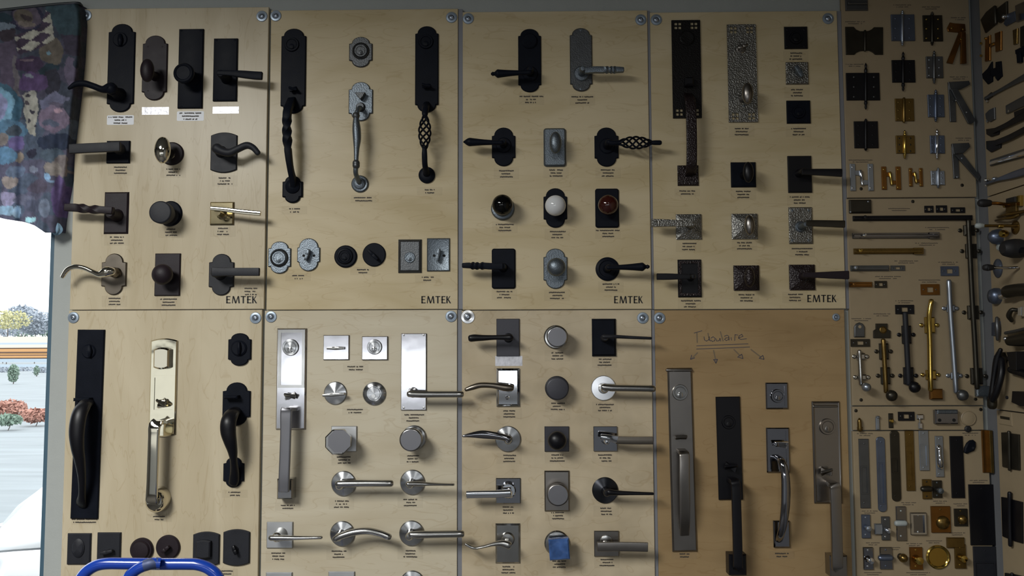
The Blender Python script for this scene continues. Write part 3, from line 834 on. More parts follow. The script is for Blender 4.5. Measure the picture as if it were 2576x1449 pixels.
# ---- board C
def flare(x0, x1, y, y1=None, tip=True):
    """lever grip that swells to a shoulder and ends in a small tip"""
    y1 = y1 if y1 is not None else y
    f = lambda u: (x0 + (x1-x0)*u, y + (y1-y)*u)
    pts = [(*f(0), 6), (*f(.2), 6), (*f(.5), 7.5), (*f(.78), 10), (*f(.86), 10.5)]
    return pts + ([(*f(.92), 6), (*f(.95), 4.5), (*f(.985), 5.5), (*f(1), 4)] if tip else [(*f(.93), 8), (*f(1), 3)])
t = TL('black flared lever pointing left on tall round-ended black plate', 1332, 152)
plate(t, 'back_plate', 1303, 70, 1362, 236, 5, 'black', 'arch', aw=.8, ah=19); lathe(t, 'ring', 1332, 104, [(20, 0), (20, 4), (17, 6), (.4, 6)], 'black', 4, 30)
lever(t, 1334, 187, flare(1333, 1238, 182, 186), 'black', 46, 9, join=False, rosette=20)
t = TL('pewter rope-twist lever pointing right on tall pewter plate', 1461, 151)
plate(t, 'back_plate', 1433, 68, 1490, 234, 5, 'pewter_dark', 'arch', aw=.8, ah=19)
for y in (76, 224): lathe(t, 'screw', 1461, y, [(3, -1), (3, .8), (.2, 1.2)], 'pewter', 5, 10)
lever(t, 1463, 186, [(1472,178,8,7),(1495,176,8,7),(1515,176,8,7),(1535,176,8,7),(1552,176,8,7),(1568,176,7,6)], 'pewter', 44, 9, flat=True, seg=12, sub=8, join=False, twist=tw(.45, .75, 1.5), rosette=20)
t = TL('black flared lever pointing left on short round-ended plate', 1267, 370)
plate(t, 'back_plate', 1237, 320, 1297, 420, 5, 'black', 'arch', aw=.8, ah=22)
lever(t, 1267, 366, flare(1262, 1168, 359, 357, False), 'black', 46, 9, join=False, rosette=20)
t = TK('pewter egg knob on thick-edged rectangular pewter plate', 1396, 371)
plate(t, 'back_plate', 1367, 322, 1424, 421, 8, 'pewter', bev=4, r=7); ball(t, 1396, 369, 15, 'pewter', 40, 8, 1.85, zr=13, neckmat='pewter_dark')
t = TL('black twisted-basket lever on short round-ended plate reaching right', 1526, 370)
plate(t, 'back_plate', 1495, 320, 1556, 421, 5, 'black', 'arch', aw=.8, ah=22)
lever(t, 1527, 368, [(1540,360,7,6),(1558,359,7,6)], 'black', 46, 10, rosette=20)
basket(t, (1556, 359), (1640, 359), 15, 'black', 46); tube(t, 'tip_bar', [(1637,359,46,5),(1648,359,46,6),(1660,359,46,6)], 'black')
t = TK('glossy black glass ball knob on pewter collar', 1265, 525)
lathe(t, 'rose', 1265, 525, [(30, 0), (30, 5), (27, 9), (22, 10), (18, 16)], 'pewter', 0, 40); ball(t, 1265, 522, 26, 'glass_black', 28, 10, zr=24, neckmat='pewter')
t = TK('white porcelain ball knob on black round-ended plate', 1397, 524)
plate(t, 'back_plate', 1367, 473, 1427, 574, 5, 'black', 'arch', aw=.8, ah=22); ball(t, 1396, 524, 26, 'porcelain', 28, 10, zr=24, neckmat='black')
t = TK('dark red-brown ball knob on black rectangular plate', 1527, 524)
plate(t, 'back_plate', 1497, 474, 1557, 574, 6, 'black', bev=3, r=6); ball(t, 1526, 522, 25, 'glass_red', 28, 10, zr=23, neckmat='black')
t = TL('black rope-twist lever pointing left on black rectangular plate', 1266, 676)
plate(t, 'back_plate', 1237, 625, 1297, 727, 6, 'black', bev=3, r=6)
lever(t, 1266, 674, [(1264,670,8,7),(1238,670,8,7),(1218,669,8,7),(1198,669,8,7),(1180,668,8,7),(1164,668,7,6)], 'black', 46, 10, flat=True, seg=12, sub=8, join=False, twist=tw(.4, .75, 1.5))
t = TK('pewter ball knob on round-ended pewter plate', 1396, 676)
plate(t, 'back_plate', 1367, 625, 1427, 727, 5, 'pewter', 'arch', aw=.8, ah=22); ball(t, 1398, 676, 23, 'pewter', 36, 11, zr=18)
t = TL('black flared lever pointing right on round black rose', 1528, 677)
lathe(t, 'rose', 1528, 677, [(30, 0), (30, 3), (26, 6), (22, 6.5), (20, 5), (.4, 6)], 'black', 0, 40)
lever(t, 1527, 677, flare(1530, 1631, 673, 671), 'black', 46, 9, join=False)

# ---- board D
def craft(t, x0, y0, x1, y1, mat, z0=0):
    a, g = 7.5, 2.5
    xs = [x0, x0+7, x0+7+a, x0+9.5+a, x0+9.5+2*a, x1-9.5-2*a, x1-9.5-a, x1-7-a, x1-7, x1]
    ys = [y0, y0+6, y0+6+a, y0+8.5+a, y0+8.5+2*a, y1-8.5-2*a, y1-8.5-a, y1-6-a, y1-6, y1]
    gridplate(t, 'back_plate', xs, ys, {(i, j) for i in (1, 3, 5, 7) for j in (1, 3, 5, 7)}, z0, 5, mat)
t = TG('very dark hammered craftsman handleset with square cutouts and flat strap grip', 1726, 174)
craft(t, 1690, 47, 1763, 302, 'black_hammered'); lathe(t, 'lock_ring', 1727, 98, [(19, 4), (19, 8), (16, 10), (.4, 9)], 'black_hammered')
plate(t, 'thumb_latch', 1720, 199, 1742, 221, 22, 'black_soft', bev=4, z0=3)
tube(t, 'grip', [(1731,238,4,12,4),(1735,248,30,13,4),(1738,270,42,13,4),(1739,300,45,13,4),(1740,350,45,13,4),(1740,400,43,13,4),(1739,425,30,13,4),(1736,440,5,13,4)], 'bronze_hammered', flat=True, seg=12)
plate(t, 'foot_plate', 1704, 416, 1757, 468, 6, 'bronze_hammered', bev=3)
t = TK('hammered pewter craftsman plate with square cutouts, turn piece and egg knob', 1866, 185)
craft(t, 1830, 58, 1903, 312, 'pewter_hammered'); thumbturn(t, 1864, 123, 20, 24, 'satin_warm', 4, 3.5, 12)
ball(t, 1868, 249, 14, 'satin_warm', 46, 9, 1.95, zr=13)
lathe(t, 'screw', 1870, 268, [(3, 4), (3, 6), (.2, 6.5)], 'pewter', 0, 10)
for lab, x0, y0, x1, y1, mt in (('black square deadbolt plate, topmost in its column', 1972, 67, 2031, 125, 'black_soft'), ('hammered pewter square plate with slanted thumb turn', 1976, 156, 2033, 214, 'pewter_hammered'),
                            ('black square deadbolt plate under the pewter square', 1978, 253, 2038, 312, 'black')):
    t = TD(lab, (x0+x1)/2, (y0+y1)/2); plate(t, 'back_plate', x0, y0, x1, y1, 6, mt, bev=2.5); screws4(t, x0+8, y0+8, x1-8, y1-8, mt, 5, 3)
    if mt == 'pewter_hammered': thumbturn(t, (x0+x1)/2, (y0+y1)/2, -58, 30, 'pewter', 4, 6)
    else: lock(t, (x0+x1)/2, (y0+y1)/2, 17, mt, 4, 6)
t = TK('black egg knob on plain black square rose', 1869, 440)
plate(t, 'rose', 1838, 408, 1901, 472, 6, 'black', bev=3); ball(t, 1870, 443, 13, 'black_soft', 46, 9, 2.0, zr=12)
t = TL('black tapered lever pointing right on black rectangular plate', 2010, 439)
plate(t, 'back_plate', 1981, 392, 2041, 486, 6, 'black_soft', bev=2)
lever(t, 2008, 438, [(2018,433,7,4),(2050,433,8,4),(2085,434,9,4.5),(2117,435,10,4.5)], 'black_soft', 44, 9, flat=True, join=False)
t = TL('hammered pewter flat lever pointing left on pyramid square rose', 1732, 571)
plate(t, 'rose', 1700, 539, 1764, 603, 4, 'pewter_hammered', bev=0, extra=((27, 16),))
lever(t, 1733, 571, [(1742,563,7,4),(1710,562,8,4),(1675,561,9,4.5),(1639,561,10,4.5)], 'pewter_hammered', 44, 9, flat=True, join=False)
t = TK('pewter egg knob on hammered pyramid square rose', 1872, 570)
plate(t, 'rose', 1840, 538, 1905, 602, 4, 'pewter_hammered', bev=0, extra=((27, 16),)); ball(t, 1873, 573, 12.5, 'satin_warm', 46, 9, 2.0, zr=12)
t = TL('grey-brown flat lever pointing right on hammered pewter plate with corner studs', 2013, 567)
plate(t, 'back_plate', 1984, 521, 2043, 614, 6, 'pewter_hammered', bev=3); screws4(t, 1993, 530, 2034, 605, 'pewter', 5, 4)
lever(t, 2013, 571, [(2028,561,7,4),(2055,562,8,4),(2090,563,8.5,4.5),(2124,564,9,4.5)], 'gunmetal', 44, 9, flat=True, join=False, neckmat='pewter', rosette=14)
t = TL('dark bronze lever pointing left on framed rectangular plate', 1734, 700)
plate(t, 'back_plate', 1705, 653, 1764, 748, 5, 'black_soft', bev=2); rim(t, 'plate_rim', 1708, 657, 1761, 744, 6, 4, 5, 'bronze_hammered')
lever(t, 1736, 699, [(1735,696,6,4),(1705,696,7,4),(1680,696,8,4),(1653,696,8,4)], 'black_soft', 44, 8, flat=True, join=False)
t = TK('dark bronze egg knob on hammered pyramid square rose', 1876, 700)
plate(t, 'rose', 1845, 668, 1909, 731, 4, 'bronze_hammered', bev=0, extra=((27, 16),)); ball(t, 1874, 701, 13, 'bronze_hammered', 42, 9, 1.9, zr=12)
t = TL('dark bronze widening lever pointing right on pyramid square rose', 2017, 698)
plate(t, 'rose', 1985, 666, 2049, 730, 4, 'bronze_hammered', bev=0, extra=((27, 16),))
lever(t, 2014, 697, [(2020,692,6,4),(2055,692,7,4),(2095,692,9,4.5),(2134,692,10.5,4.5)], 'bronze', 44, 9, flat=True, join=False)

# ---- board E
t = TG('long black rectangular handleset with fat curved grip near the window', 222, 1064)
plate(t, 'back_plate', 188, 829, 257, 1301, 6, 'black', bev=2, rot=-.008); lathe(t, 'turn_rose', 225, 884, [(18, 0), (18, 3), (15, 6), (.4, 6)], 'black', 4, 28); tube(t, 'thumb_turn', [(225, 871, 12, 4, 4), (225, 884, 14, 6, 5), (225, 896, 12, 4, 4)], 'black')
plate(t, 'thumb_latch', 196, 1000, 236, 1008, 26, 'black', bev=3, z0=3)
tube(t, 'grip', [(222,1012,5,15,12),(212,1020,40,17,12),(199,1045,58,19,13),(193,1085,64,19,13),(195,1125,62,16,12),(201,1160,54,13,10),(206,1200,42,10,8),(207,1240,28,9,8),(205,1262,16,13,7),(206,1272,6,14,6)], 'black_soft', sub=6, seg=20)
t = TG('polished brass-nickel handleset with hooded lock and flat mirror grip', 411, 974)
plate(t, 'back_plate', 378, 851, 446, 1098, 6, 'nickel_wavy', 'bow', bev=3, bh=6); rim(t, 'plate_rim', 384, 945, 441, 1035, 5, 5, 3, 'nickel_wavy')
plate(t, 'lock_hood', 392, 874, 432, 929, 18, 'nickel', 'bow', bev=4, z0=4, bh=5)
tube(t, 'thumb_latch', [(407,1010,5,10,3),(405,1016,20,12,3),(404,1013,30,14,3)], 'nickel', flat=True)
tube(t, 'grip', [(408,1063,5,13,5),(398,1062,40,13,5),(389,1072,50,14,5),(387,1100,51,13,5),(385,1160,51,13,5),(383,1220,51,13,5),(382,1255,50,14,5),(384,1266,44,14,5)], 'nickel', flat=True, seg=12, sub=6)
lathe(t, 'foot', 404, 1254, [(27, 0), (27, 20), (25, 32), (19, 40), (.4, 41)], 'nickel', 0, 36, 1.15)
t = TD('black eared deadbolt with oval turn, above black grip', 604, 879)
plate(t, 'back_plate', 575, 838, 633, 920, 6, 'black', 'arch', aw=.76, ah=16); lathe(t, 'turn_rose', 602, 876, [(20, 0), (20, 4), (16, 7), (.4, 7)], 'black', 4, 30); tube(t, 'thumb_turn', [(601, 863, 13, 4, 4), (601, 876, 15, 5, 5), (601, 889, 13, 4, 4)], 'black')
t = TG('short black handleset with bulbous drooping grip and eared foot', 596, 1016)
plate(t, 'back_plate', 561, 962, 631, 1070, 6, 'black', 'arch', aw=.74, ah=22); plate(t, 'thumb_latch', 571, 994, 605, 1002, 26, 'black', bev=3, z0=3)
tube(t, 'grip', [(592,1035,5,15,12),(584,1040,40,17,12),(575,1060,58,19,14),(574,1085,60,19,14),(579,1110,58,16,12),(585,1135,50,12,10),(588,1160,38,9,8),(590,1185,22,11,9),(589,1205,12,13,9),(586,1216,8,12,7)], 'black_soft', sub=6, seg=20)
plate(t, 'foot_plate', 563, 1150, 615, 1225, 7, 'black', 'arch', bev=3, aw=.74, ah=16)
t = TD('black rectangular deadbolt with oval escutcheon, leftmost of the bottom row', 200, 1380)
plate(t, 'back_plate', 171, 1342, 230, 1418, 6, 'charcoal', bev=2.5); lathe(t, 'oval', 198, 1378, [(16, 0), (16, 4), (12, 7), (.4, 7)], 'charcoal', 4, 30, 1.45)
t = TD('black rectangular thumb-turn plate half hidden by blue tube', 275, 1379)
plate(t, 'back_plate', 246, 1340, 305, 1419, 6, 'charcoal', bev=2.5); thumbturn(t, 276, 1385, 12, 30, 'charcoal', 3)
t = TD('domed bronze round deadbolt, lower of the two bronze discs', 358, 1382)
lathe(t, 'rose', 358, 1382, [(29, 0), (29, 5), (26, 9), (23, 9), (20, 14), (12, 15), (.4, 15)], 'bronze', 0, 40)
t = TD('flat bronze round disc with thumb turn behind the blue tube', 424, 1376)
lathe(t, 'rose', 424, 1376, [(30, 0), (30, 4), (27, 7), (.4, 8)], 'bronze', 0, 40); thumbturn(t, 424, 1378, 40, 22, 'bronze', 5)
t = TD('black bow-ended deadbolt with rectangular hood', 520, 1380)
plate(t, 'back_plate', 487, 1338, 553, 1423, 6, 'charcoal', 'bow', bh=7); plate(t, 'lock_hood', 497, 1357, 533, 1402, 14, 'charcoal', 'bow', bev=3, z0=4, bh=3)
t = TD('black bow-ended plate with small shiny turn, rightmost of the bottom row', 596, 1376)
plate(t, 'back_plate', 563, 1332, 629, 1421, 6, 'charcoal', 'bow', bh=7); thumbturn(t, 596, 1380, -70, 22, 'black_soft', 3)

# ---- board F
t = TG('brushed steel framed handleset with square flat grip', 735, 952)
plate(t, 'back_plate', 696, 826, 771, 1079, 6, 'satin_wavy', bev=3); rim(t, 'plate_rim', 700, 830, 767, 975, 7, 5, 3, 'satin')
lock(t, 732, 874, 21, 'satin', 4, 7, 'satin_radial')
tube(t, 'thumb_latch', [(731,994,5,14,3),(730,998,16,14,3),(729,993,24,15,3)], 'satin', flat=True)
tube(t, 'grip', [(736,1030,5,13,5),(722,1031,46,13,5),(720,1040,50,14,5),(719,1090,50,13,5),(717,1150,50,13,5),(715,1200,50,13,5),(714,1236,48,13,5)], 'steel_face', flat=True, seg=12, sub=6)
plate(t, 'foot_plate', 706, 1200, 745, 1250, 34, 'satin', bev=3)
t = TD('steel square plate with horizontal thumb turn, left of the keyhole square', 846, 874)
plate(t, 'back_plate', 814, 843, 879, 905, 5, 'satin_wavy', bev=1.5); thumbturn(t, 847, 876, 0, 40, 'satin', 3, 4)
t = TD('steel square plate with round keyhole lock', 943, 876)
plate(t, 'back_plate', 911, 846, 976, 905, 6, 'satin_wavy', bev=1.5); lock(t, 943, 873, 19, 'satin', 4, 8, 'satin_radial')
t = TD('brushed steel round disc with horizontal thumb turn', 844, 989)
lathe(t, 'rose', 844, 989, [(29, 0), (29, 2), (27, 4), (.4, 9)], 'satin_radial', 0, 40); thumbturn(t, 844, 992, 4, 54, 'satin', 6, 4)
t = TD('brushed steel round disc deadbolt with concentric rings', 942, 990)
lathe(t, 'rose', 942, 990, [(29, 0), (29, 3), (26, 6), (19, 8), (18, 6), (16, 6), (15, 9), (.4, 9)], 'satin_radial', 0, 40); lathe(t, 'key_plug', 941, 996, [(5, 8), (5, 11), (.4, 11)], 'satin', 0, 14)
t = TL('round-bar steel lever on tall wavy mirror-bright plate', 1041, 935)
plate(t, 'back_plate', 1009, 839, 1073, 1031, 5, 'satin_wavy', bev=1.5); screws4(t, 1016, 843, 1066, 1026, 'satin', 4, 3.5)
lever(t, 1040, 987, [(1030,991,8),(1060,992,8.5),(1110,992,8.5),(1160,992,8.5)], 'satin', 46, 11, join=False)
t = TK('octagonal steel knob on square steel rose', 866, 1103)
plate(t, 'rose', 834, 1072, 898, 1135, 5, 'satin_soft', bev=1.5); lathe(t, 'neck', 866, 1104, [(14, 4), (11, 10), (11, 40)], 'satin')
C0 = lift(866, 1104, 58); plate(t, 'knob', C0[0]-31, C0[1]-31, C0[0]+31, C0[1]+31, 24, 'satin', 'oct', bev=3, z0=36); 
plate(t, 'knob_face', C0[0]-28, C0[1]-28, C0[0]+28, C0[1]+28, .8, 'steel_face', 'oct', bev=0, z0=59.8)
t = TK('cylindrical steel knob on round rose, right of the octagonal knob', 1042, 1101)
lathe(t, 'rose', 1042, 1101, [(31, 0), (31, 3), (28, 6), (.4, 8)], 'satin_radial', 0, 40); drum(t, 1041, 1101, 28, 'satin', 34, 22, 12, 'steel_face')
def disc(t, cx, cy, r=31, mat='satin_radial'): lathe(t, 'rose', cx, cy, [(r, 0), (r, 3), (r-2, 5), (.4, 10)], mat, 0, 44)
t = TL('straight round-bar steel lever on round rose below the octagonal knob', 865, 1216)
disc(t, 865, 1216); lever(t, 863, 1216, [(849,1218,7),(858,1217,8.5),(920,1216,8.5),(983,1216,8.5)], 'satin', 46, 11, join=False)
t = TL('slim flat tapering steel lever on round rose below the cylindrical knob', 1038, 1213)
disc(t, 1038, 1213); lever(t, 1037, 1214, [(1026,1217,6,9),(1050,1217,6,8),(1090,1218,4,7),(1141,1219,3,6)], 'satin', 44, 10, join=False)
t = TL('slim flat steel lever on square satin rose', 705, 1344)
plate(t, 'rose', 672, 1313, 737, 1377, 5, 'satin_soft', bev=1.5)
lever(t, 708, 1343, [(682,1353,7,8),(710,1353,7,8),(755,1353,5,7),(808,1352,4,6)], 'satin', 44, 14, join=False)
t = TL('arched round-bar steel lever on round rose', 862, 1342)
disc(t, 862, 1342); lever(t, 860, 1343, [(843,1356,7),(860,1348,8),(890,1339,8.5),(925,1336,8.5),(955,1342,8.5),(978,1351,8.5)], 'satin', 46, 11, join=False)
t = TL('straight round-bar steel lever crossing the grey gap, bottom of its column', 1036, 1341)
disc(t, 1036, 1341); lever(t, 1035, 1341, [(1034,1345,8),(1060,1345,9),(1110,1344,9),(1161,1343,9)], 'satin', 46, 11, join=False)
t = TL('square steel rose cut off by the picture bottom, under the square lever', 703, 1472)
plate(t, 'rose', 670, 1440, 735, 1503, 5, 'satin_soft', bev=1.5); lever(t, 703, 1472, [(720,1476,6),(800,1476,6)], 'satin', 46, 11)
t = TL('square steel rose cut off by the picture bottom, under the arched lever', 860, 1472)
plate(t, 'rose', 827, 1438, 892, 1503, 5, 'satin_soft', bev=1.5); lever(t, 860, 1474, [(880,1478,6),(960,1478,6)], 'satin', 46, 11)
t = TL('round steel rose cut off by the picture bottom', 1038, 1467)
disc(t, 1038, 1467); lever(t, 1038, 1469, [(1050,1474,7),(1150,1474,7)], 'satin', 46, 11)

# ---- board G
t = TL('black club-shaped lever pointing left on slate rectangular plate', 1278, 849)
plate(t, 'back_plate', 1249, 802, 1307, 896, 5, 'slate_black', bev=1.5)
lever(t, 1279, 850, [(1284,849,8),(1270,849,6.5),(1245,849,6),(1215,850,7.5),(1195,850,9),(1185,851,9)], 'black_soft', 44, 10, join=False)
t = TK('satin steel disc knob near the bright washer', 1400, 847)
lathe(t, 'rose', 1398, 848, [(30, 0), (30, 3), (27, 6), (.4, 8)], 'satin', 0, 40); drum(t, 1400, 848, 26, 'satin', 30, 20, 12, 'steel_face')
t = TL('black slim lever pointing right on thick black plate', 1518, 848)
plate(t, 'back_plate', 1489, 802, 1549, 896, 9, 'black', bev=5)
lever(t, 1519, 851, [(1518,847,5,7),(1550,847,4.5,7),(1590,849,4,6),(1637,851,3.5,6)], 'charcoal', 44, 9, join=False)
t = TL('chrome swept lever pointing left on mirror-bright framed plate', 1278, 975)
plate(t, 'back_plate', 1249, 927, 1307, 1022, 8, 'chrome', bev=4, extra=((2, 6.5),))
lever(t, 1280, 976, [(1286,976,8),(1270,975,9),(1240,970,7),(1210,969,7),(1190,974,7),(1173,980,5)], 'nickel_antique', 44, 9, join=False, neckmat='chrome')
lathe(t, 'turn_button', 1276, 1000, [(5, 6), (5, 10), (2, 12), (.3, 12)], 'chrome', 0, 14)
t = TK('charcoal flat disc knob', 1401, 975)
lathe(t, 'rose', 1401, 976, [(30, 0), (30, 3), (27, 5), (.4, 6)], 'charcoal', 0, 40); drum(t, 1401, 976, 28, 'slate_black', 22, 16, 14)
t = TL('round-bar lever on gleaming white-bright satin rose', 1518, 976)
lathe(t, 'rose', 1518, 976, [(31, 0), (31, 3), (29.5, 4.5), (.4, 5)], 'zinc_bright_glare', 0, 44)  # near-white base colour carries the window's reflection on this satin rose
lever(t, 1518, 977, [(1518,974,8),(1540,976,8.5),(1590,977,8.5),(1642,978,8.5)], 'satin', 46, 11, join=False)
t = TL('leaf-shaped shiny lever pointing left on brushed round rose', 1278, 1104)
disc(t, 1278, 1104, 32); lever(t, 1279, 1105, [(1281,1105,9,7),(1270,1101,8,7),(1245,1096,9,5),(1215,1093,10,4),(1190,1094,7,4),(1165,1097,3,3)], 'chrome_dark', 44, 10, join=False, neckmat='satin')
t = TK('black ball knob on slate square rose', 1400, 1104)
plate(t, 'rose', 1370, 1073, 1431, 1135, 5, 'slate_black', bev=1.5); ball(t, 1400, 1104, 23, 'black_soft', 34, 10, zr=19)
t = TL('flat dark chrome lever on reddish mirror square rose', 1522, 1103)
plate(t, 'rose', 1493, 1073, 1552, 1134, 5, 'chrome_dark', bev=1)
lever(t, 1523, 1106, [(1512,1099,7,5),(1535,1102,8,5),(1553,1106,9,4)], 'chrome', 44, 9, flat=True, join=False); tube(t, 'grip_bar', [(1550,1107,44,9.5,4),(1590,1108,44,9.5,4),(1642,1108,44,9.5,4)], 'nickel_antique', flat=True)
t = TL('chrome bar lever pointing left on dark mirror square rose', 1278, 1234)
plate(t, 'rose', 1248, 1203, 1309, 1265, 5, 'chrome_dark', bev=1.5); lathe(t, 'collar', 1279, 1231, [(19, 4), (19, 20), (16, 23), (.4, 23)], 'chrome')
lever(t, 1279, 1236, [(1284,1240,9,7),(1255,1242,9,6),(1215,1243,9,5),(1174,1244,9,5)], 'chrome', 44, 12, flat=True, join=False)
t = TK('satin knob with raised ring on upright rectangular plate', 1401, 1235)
plate(t, 'back_plate', 1370, 1185, 1432, 1284, 6, 'satin_warm', bev=3); drum(t, 1402, 1238, 27, 'satin_warm', 26, 18, 14, 'steel_face')
t = TL('black slim lever pointing right on black cone rose', 1522, 1233)
disc(t, 1522, 1233, 32, 'slate_radial'); lever(t, 1523, 1234, [(1532,1238,8,8),(1555,1240,6,7),(1595,1241,4.5,6),(1642,1242,3.5,5)], 'black_soft', 44, 10, join=False)
t = TL('satin wave lever pointing left on upright rectangular plate', 1277, 1366)
plate(t, 'back_plate', 1247, 1318, 1308, 1415, 6, 'satin', bev=4); lathe(t, 'collar', 1277, 1355, [(18, 4), (17, 9), (14, 14), (.4, 15)], 'satin')
lever(t, 1277, 1362, [(1280,1372,10,8),(1262,1367,8,7),(1240,1369,5,7),(1215,1375,4,7),(1192,1378,4,6),(1172,1369,4,5)], 'satin', 44, 10, join=False)
t = TK('blue glass cube knob on round steel rose', 1401, 1366)
lathe(t, 'rose', 1401, 1366, [(31, 0), (31, 4), (28, 7), (.4, 9)], 'satin', 0, 40); lathe(t, 'neck', 1402, 1368, [(14, 4), (10, 9), (10, 32)], 'satin')
plate(t, 'knob', 1381, 1352, 1431, 1403, 22, 'glass_blue', bev=3, z0=30, rot=R(4))
t = TL('flat satin band lever pointing right on square rose', 1525, 1367)
plate(t, 'rose', 1495, 1336, 1556, 1398, 5, 'satin_warm', bev=1.5); lathe(t, 'collar', 1525, 1361, [(16, 4), (15, 9), (9, 10)], 'satin')
lever(t, 1524, 1368, [(1503,1375,11,4),(1525,1375,11,4),(1575,1375,11,3.5),(1629,1376,11,3.5)], 'satin_warm', 44, 10, flat=True, join=False)

# ---- board H
t = TG('long satin nickel handleset plate with hugging strap grip under the pen arrows', 1714, 1153)
plate(t, 'back_plate', 1685, 929, 1746, 1380, 6, 'satin_warm', bev=3, extra=((1, 5),), rot=.012); tube(t, 'top_lip', [(1678,931,5,4),(1709,931,6,4),(1738,931,5,4)], 'satin_warm', sub=3)
lock(t, 1710, 987, 20, 'satin', 4, 7, 'satin'); tube(t, 'thumb_latch', [(1712,1098,5,14,3),(1713,1102,16,14,3),(1714,1098,24,15,3)], 'satin_warm', flat=True)
tube(t, 'grip', [(1712,1132,5,12,4),(1720,1140,34,12,4),(1722,1152,40,12.5,4),(1722,1200,42,12.5,4),(1723,1260,38,12.5,4),(1723,1310,28,12,4),(1722,1345,6,11,4)], 'satin_warm', flat=True, seg=12, sub=6)
t = TG('black square-bar handleset, second from left under the pen writing', 1833, 1127)
plate(t, 'back_plate', 1804, 1000, 1864, 1253, 6, 'black_soft', bev=2, rot=.010); lock(t, 1832, 1062, 17, 'black_soft', 4, 5)
tube(t, 'thumb_latch', [(1838,1172,5,16,3),(1838,1176,16,16,3),(1839,1171,24,16,3)], 'black_soft', flat=True)
tube(t, 'grip', [(1838,1206,5,11,6),(1848,1212,46,11,6),(1851,1226,50,11,6),(1853,1290,50,11,6),(1855,1360,50,11,6),(1856,1420,50,11,6),(1855,1426,48,11,6)], 'black_soft', flat=True, seg=12, sub=6)
plate(t, 'foot_plate', 1826, 1387, 1869, 1438, 36, 'black_soft', bev=3)
t = TD('chrome square deadbolt with framed rim', 1953, 995)
plate(t, 'back_plate', 1926, 963, 1981, 1028, 6, 'chrome_dark', bev=3); rim(t, 'plate_rim', 1929, 966, 1978, 1025, 5, 5, 3, 'chrome_dark'); lock(t, 1955, 996, 17, 'chrome', 5, 7, 'chrome_dark')
t = TG('chrome handleset with bowed polished grip under the chrome square lock', 1957, 1132)
plate(t, 'back_plate', 1928, 1077, 1985, 1187, 6, 'chrome_dark', bev=3); rim(t, 'plate_rim', 1931, 1080, 1982, 1184, 5, 5, 3, 'chrome_dark')
tube(t, 'thumb_latch', [(1962,1116,5,14,3),(1964,1122,16,15,3),(1966,1112,24,17,3)], 'chrome', flat=True)
tube(t, 'grip', [(1955,1150,5,9,7),(1966,1160,40,9,7),(1974,1185,50,10,7),(1977,1225,52,11,7),(1976,1270,52,11,7),(1971,1315,48,10,7),(1964,1345,34,9,7),(1960,1358,10,9,7)], 'chrome_dark', seg=18, sub=6)
plate(t, 'foot_plate', 1945, 1310, 1985, 1375, 8, 'chrome_dark', bev=3)
t = TG('brownish satin handleset with keyhole and straight bar grip, rightmost on its board', 2079, 1137)
plate(t, 'back_plate', 2045, 1012, 2114, 1262, 6, 'satin_warm', bev=3, extra=((2, 5), (4, 5))); tube(t, 'top_lip', [(2046,1022,7,3),(2105,1022,7,3)], 'satin_warm', sub=3)
lock(t, 2080, 1073, 20, 'satin_warm', 4, 7); tube(t, 'thumb_latch', [(2078,1182,5,14,3),(2079,1188,16,15,3),(2080,1184,24,15,3)], 'satin_warm', flat=True)
tube(t, 'grip', [(2090,1216,5,12,6),(2098,1221,46,13,6),(2101,1232,50,13,6),(2103,1290,50,13,6),(2105,1360,50,13,6),(2106,1420,50,13,6),(2106,1428,48,13,6)], 'satin_warm', flat=True, seg=12, sub=6)
plate(t, 'foot_plate', 2076, 1390, 2119, 1440, 36, 'satin_warm', bev=3)
# ------------------------------------------------------------------ hinges, bolts and catches in the corner
def dot_screws(t, pts, mat, z0, r=2.2):
    for x, y in pts: lathe(t, 'screw', x, y, [(r, -.5), (r, .5), (r*.5, 1), (.2, 1)], mat, z0, 8)
def hinge(label, x0, y0, x1, y1, mat, pin=None, top=0, bot=0, pinmat=None, scr=None):
    pin = pin or (x0+x1)/2
    t = T('hinge_sample', label, 'hinge', (x0+x1)/2, (y0+y1)/2, group='sample hinges on the tan boards')
    plate(t, 'leaf', x0, y0, pin-1, y1, 4, mat, bev=.8); plate(t, 'leaf', pin+1, y0, x1, y1, 4, mat, bev=.8)
    tube(t, 'knuckle', [(pin, y0, 5, 3.6), (pin, y1, 5, 3.6)], pinmat or mat, 12, 2)
    for yy, h, sg in ((y0, top, -1), (y1, bot, 1)):
        if h: tube(t, 'finial', [(pin, yy, 5, 3.4), (pin, yy+sg*h*.3, 5, 4.2), (pin, yy+sg*h*.5, 5, 2.4), (pin, yy+sg*h*.75, 5, 3.0), (pin, yy+sg*h, 5, 1.0)], pinmat or mat, 10, 3)
    hh = y1-y0
    dot_screws(t, [(x, y0+hh*f) for x in (x0+(pin-x0)*.4, x1-(x1-pin)*.4) for f in (.15, .5, .85)], scr or mat, 4)
    return t
t = T('bracket_plate', 'dull grey bracket plate cut off by the picture top', 'bracket', 2154, 10)
plate(t, 'plate', 2125, -30, 2182, 29, 5, 'steel_grey'); plate(t, 'rib', 2130, 8, 2180, 14, 10, 'steel_grey', z0=3)
t = T('hinge_sample', 'dark bowtie-shaped butterfly hinge', 'hinge', 2174, 102, group='sample hinges on the tan boards')
poly(t, 'leaf', [(2127,67),(2148,67),(2154,74),(2164,78),(2175,78),(2175,127),(2164,128),(2155,132),(2150,137),(2129,137)], 0, 4, 'gunmetal')
poly(t, 'leaf', [(2177,78),(2186,77),(2194,73),(2199,68),(2222,68),(2222,137),(2203,137),(2196,131),(2187,127),(2177,127)], 0, 4, 'gunmetal')
tube(t, 'knuckle', [(2176,78,5,3.2),(2176,127,5,3.2)], 'gunmetal', 10, 2)
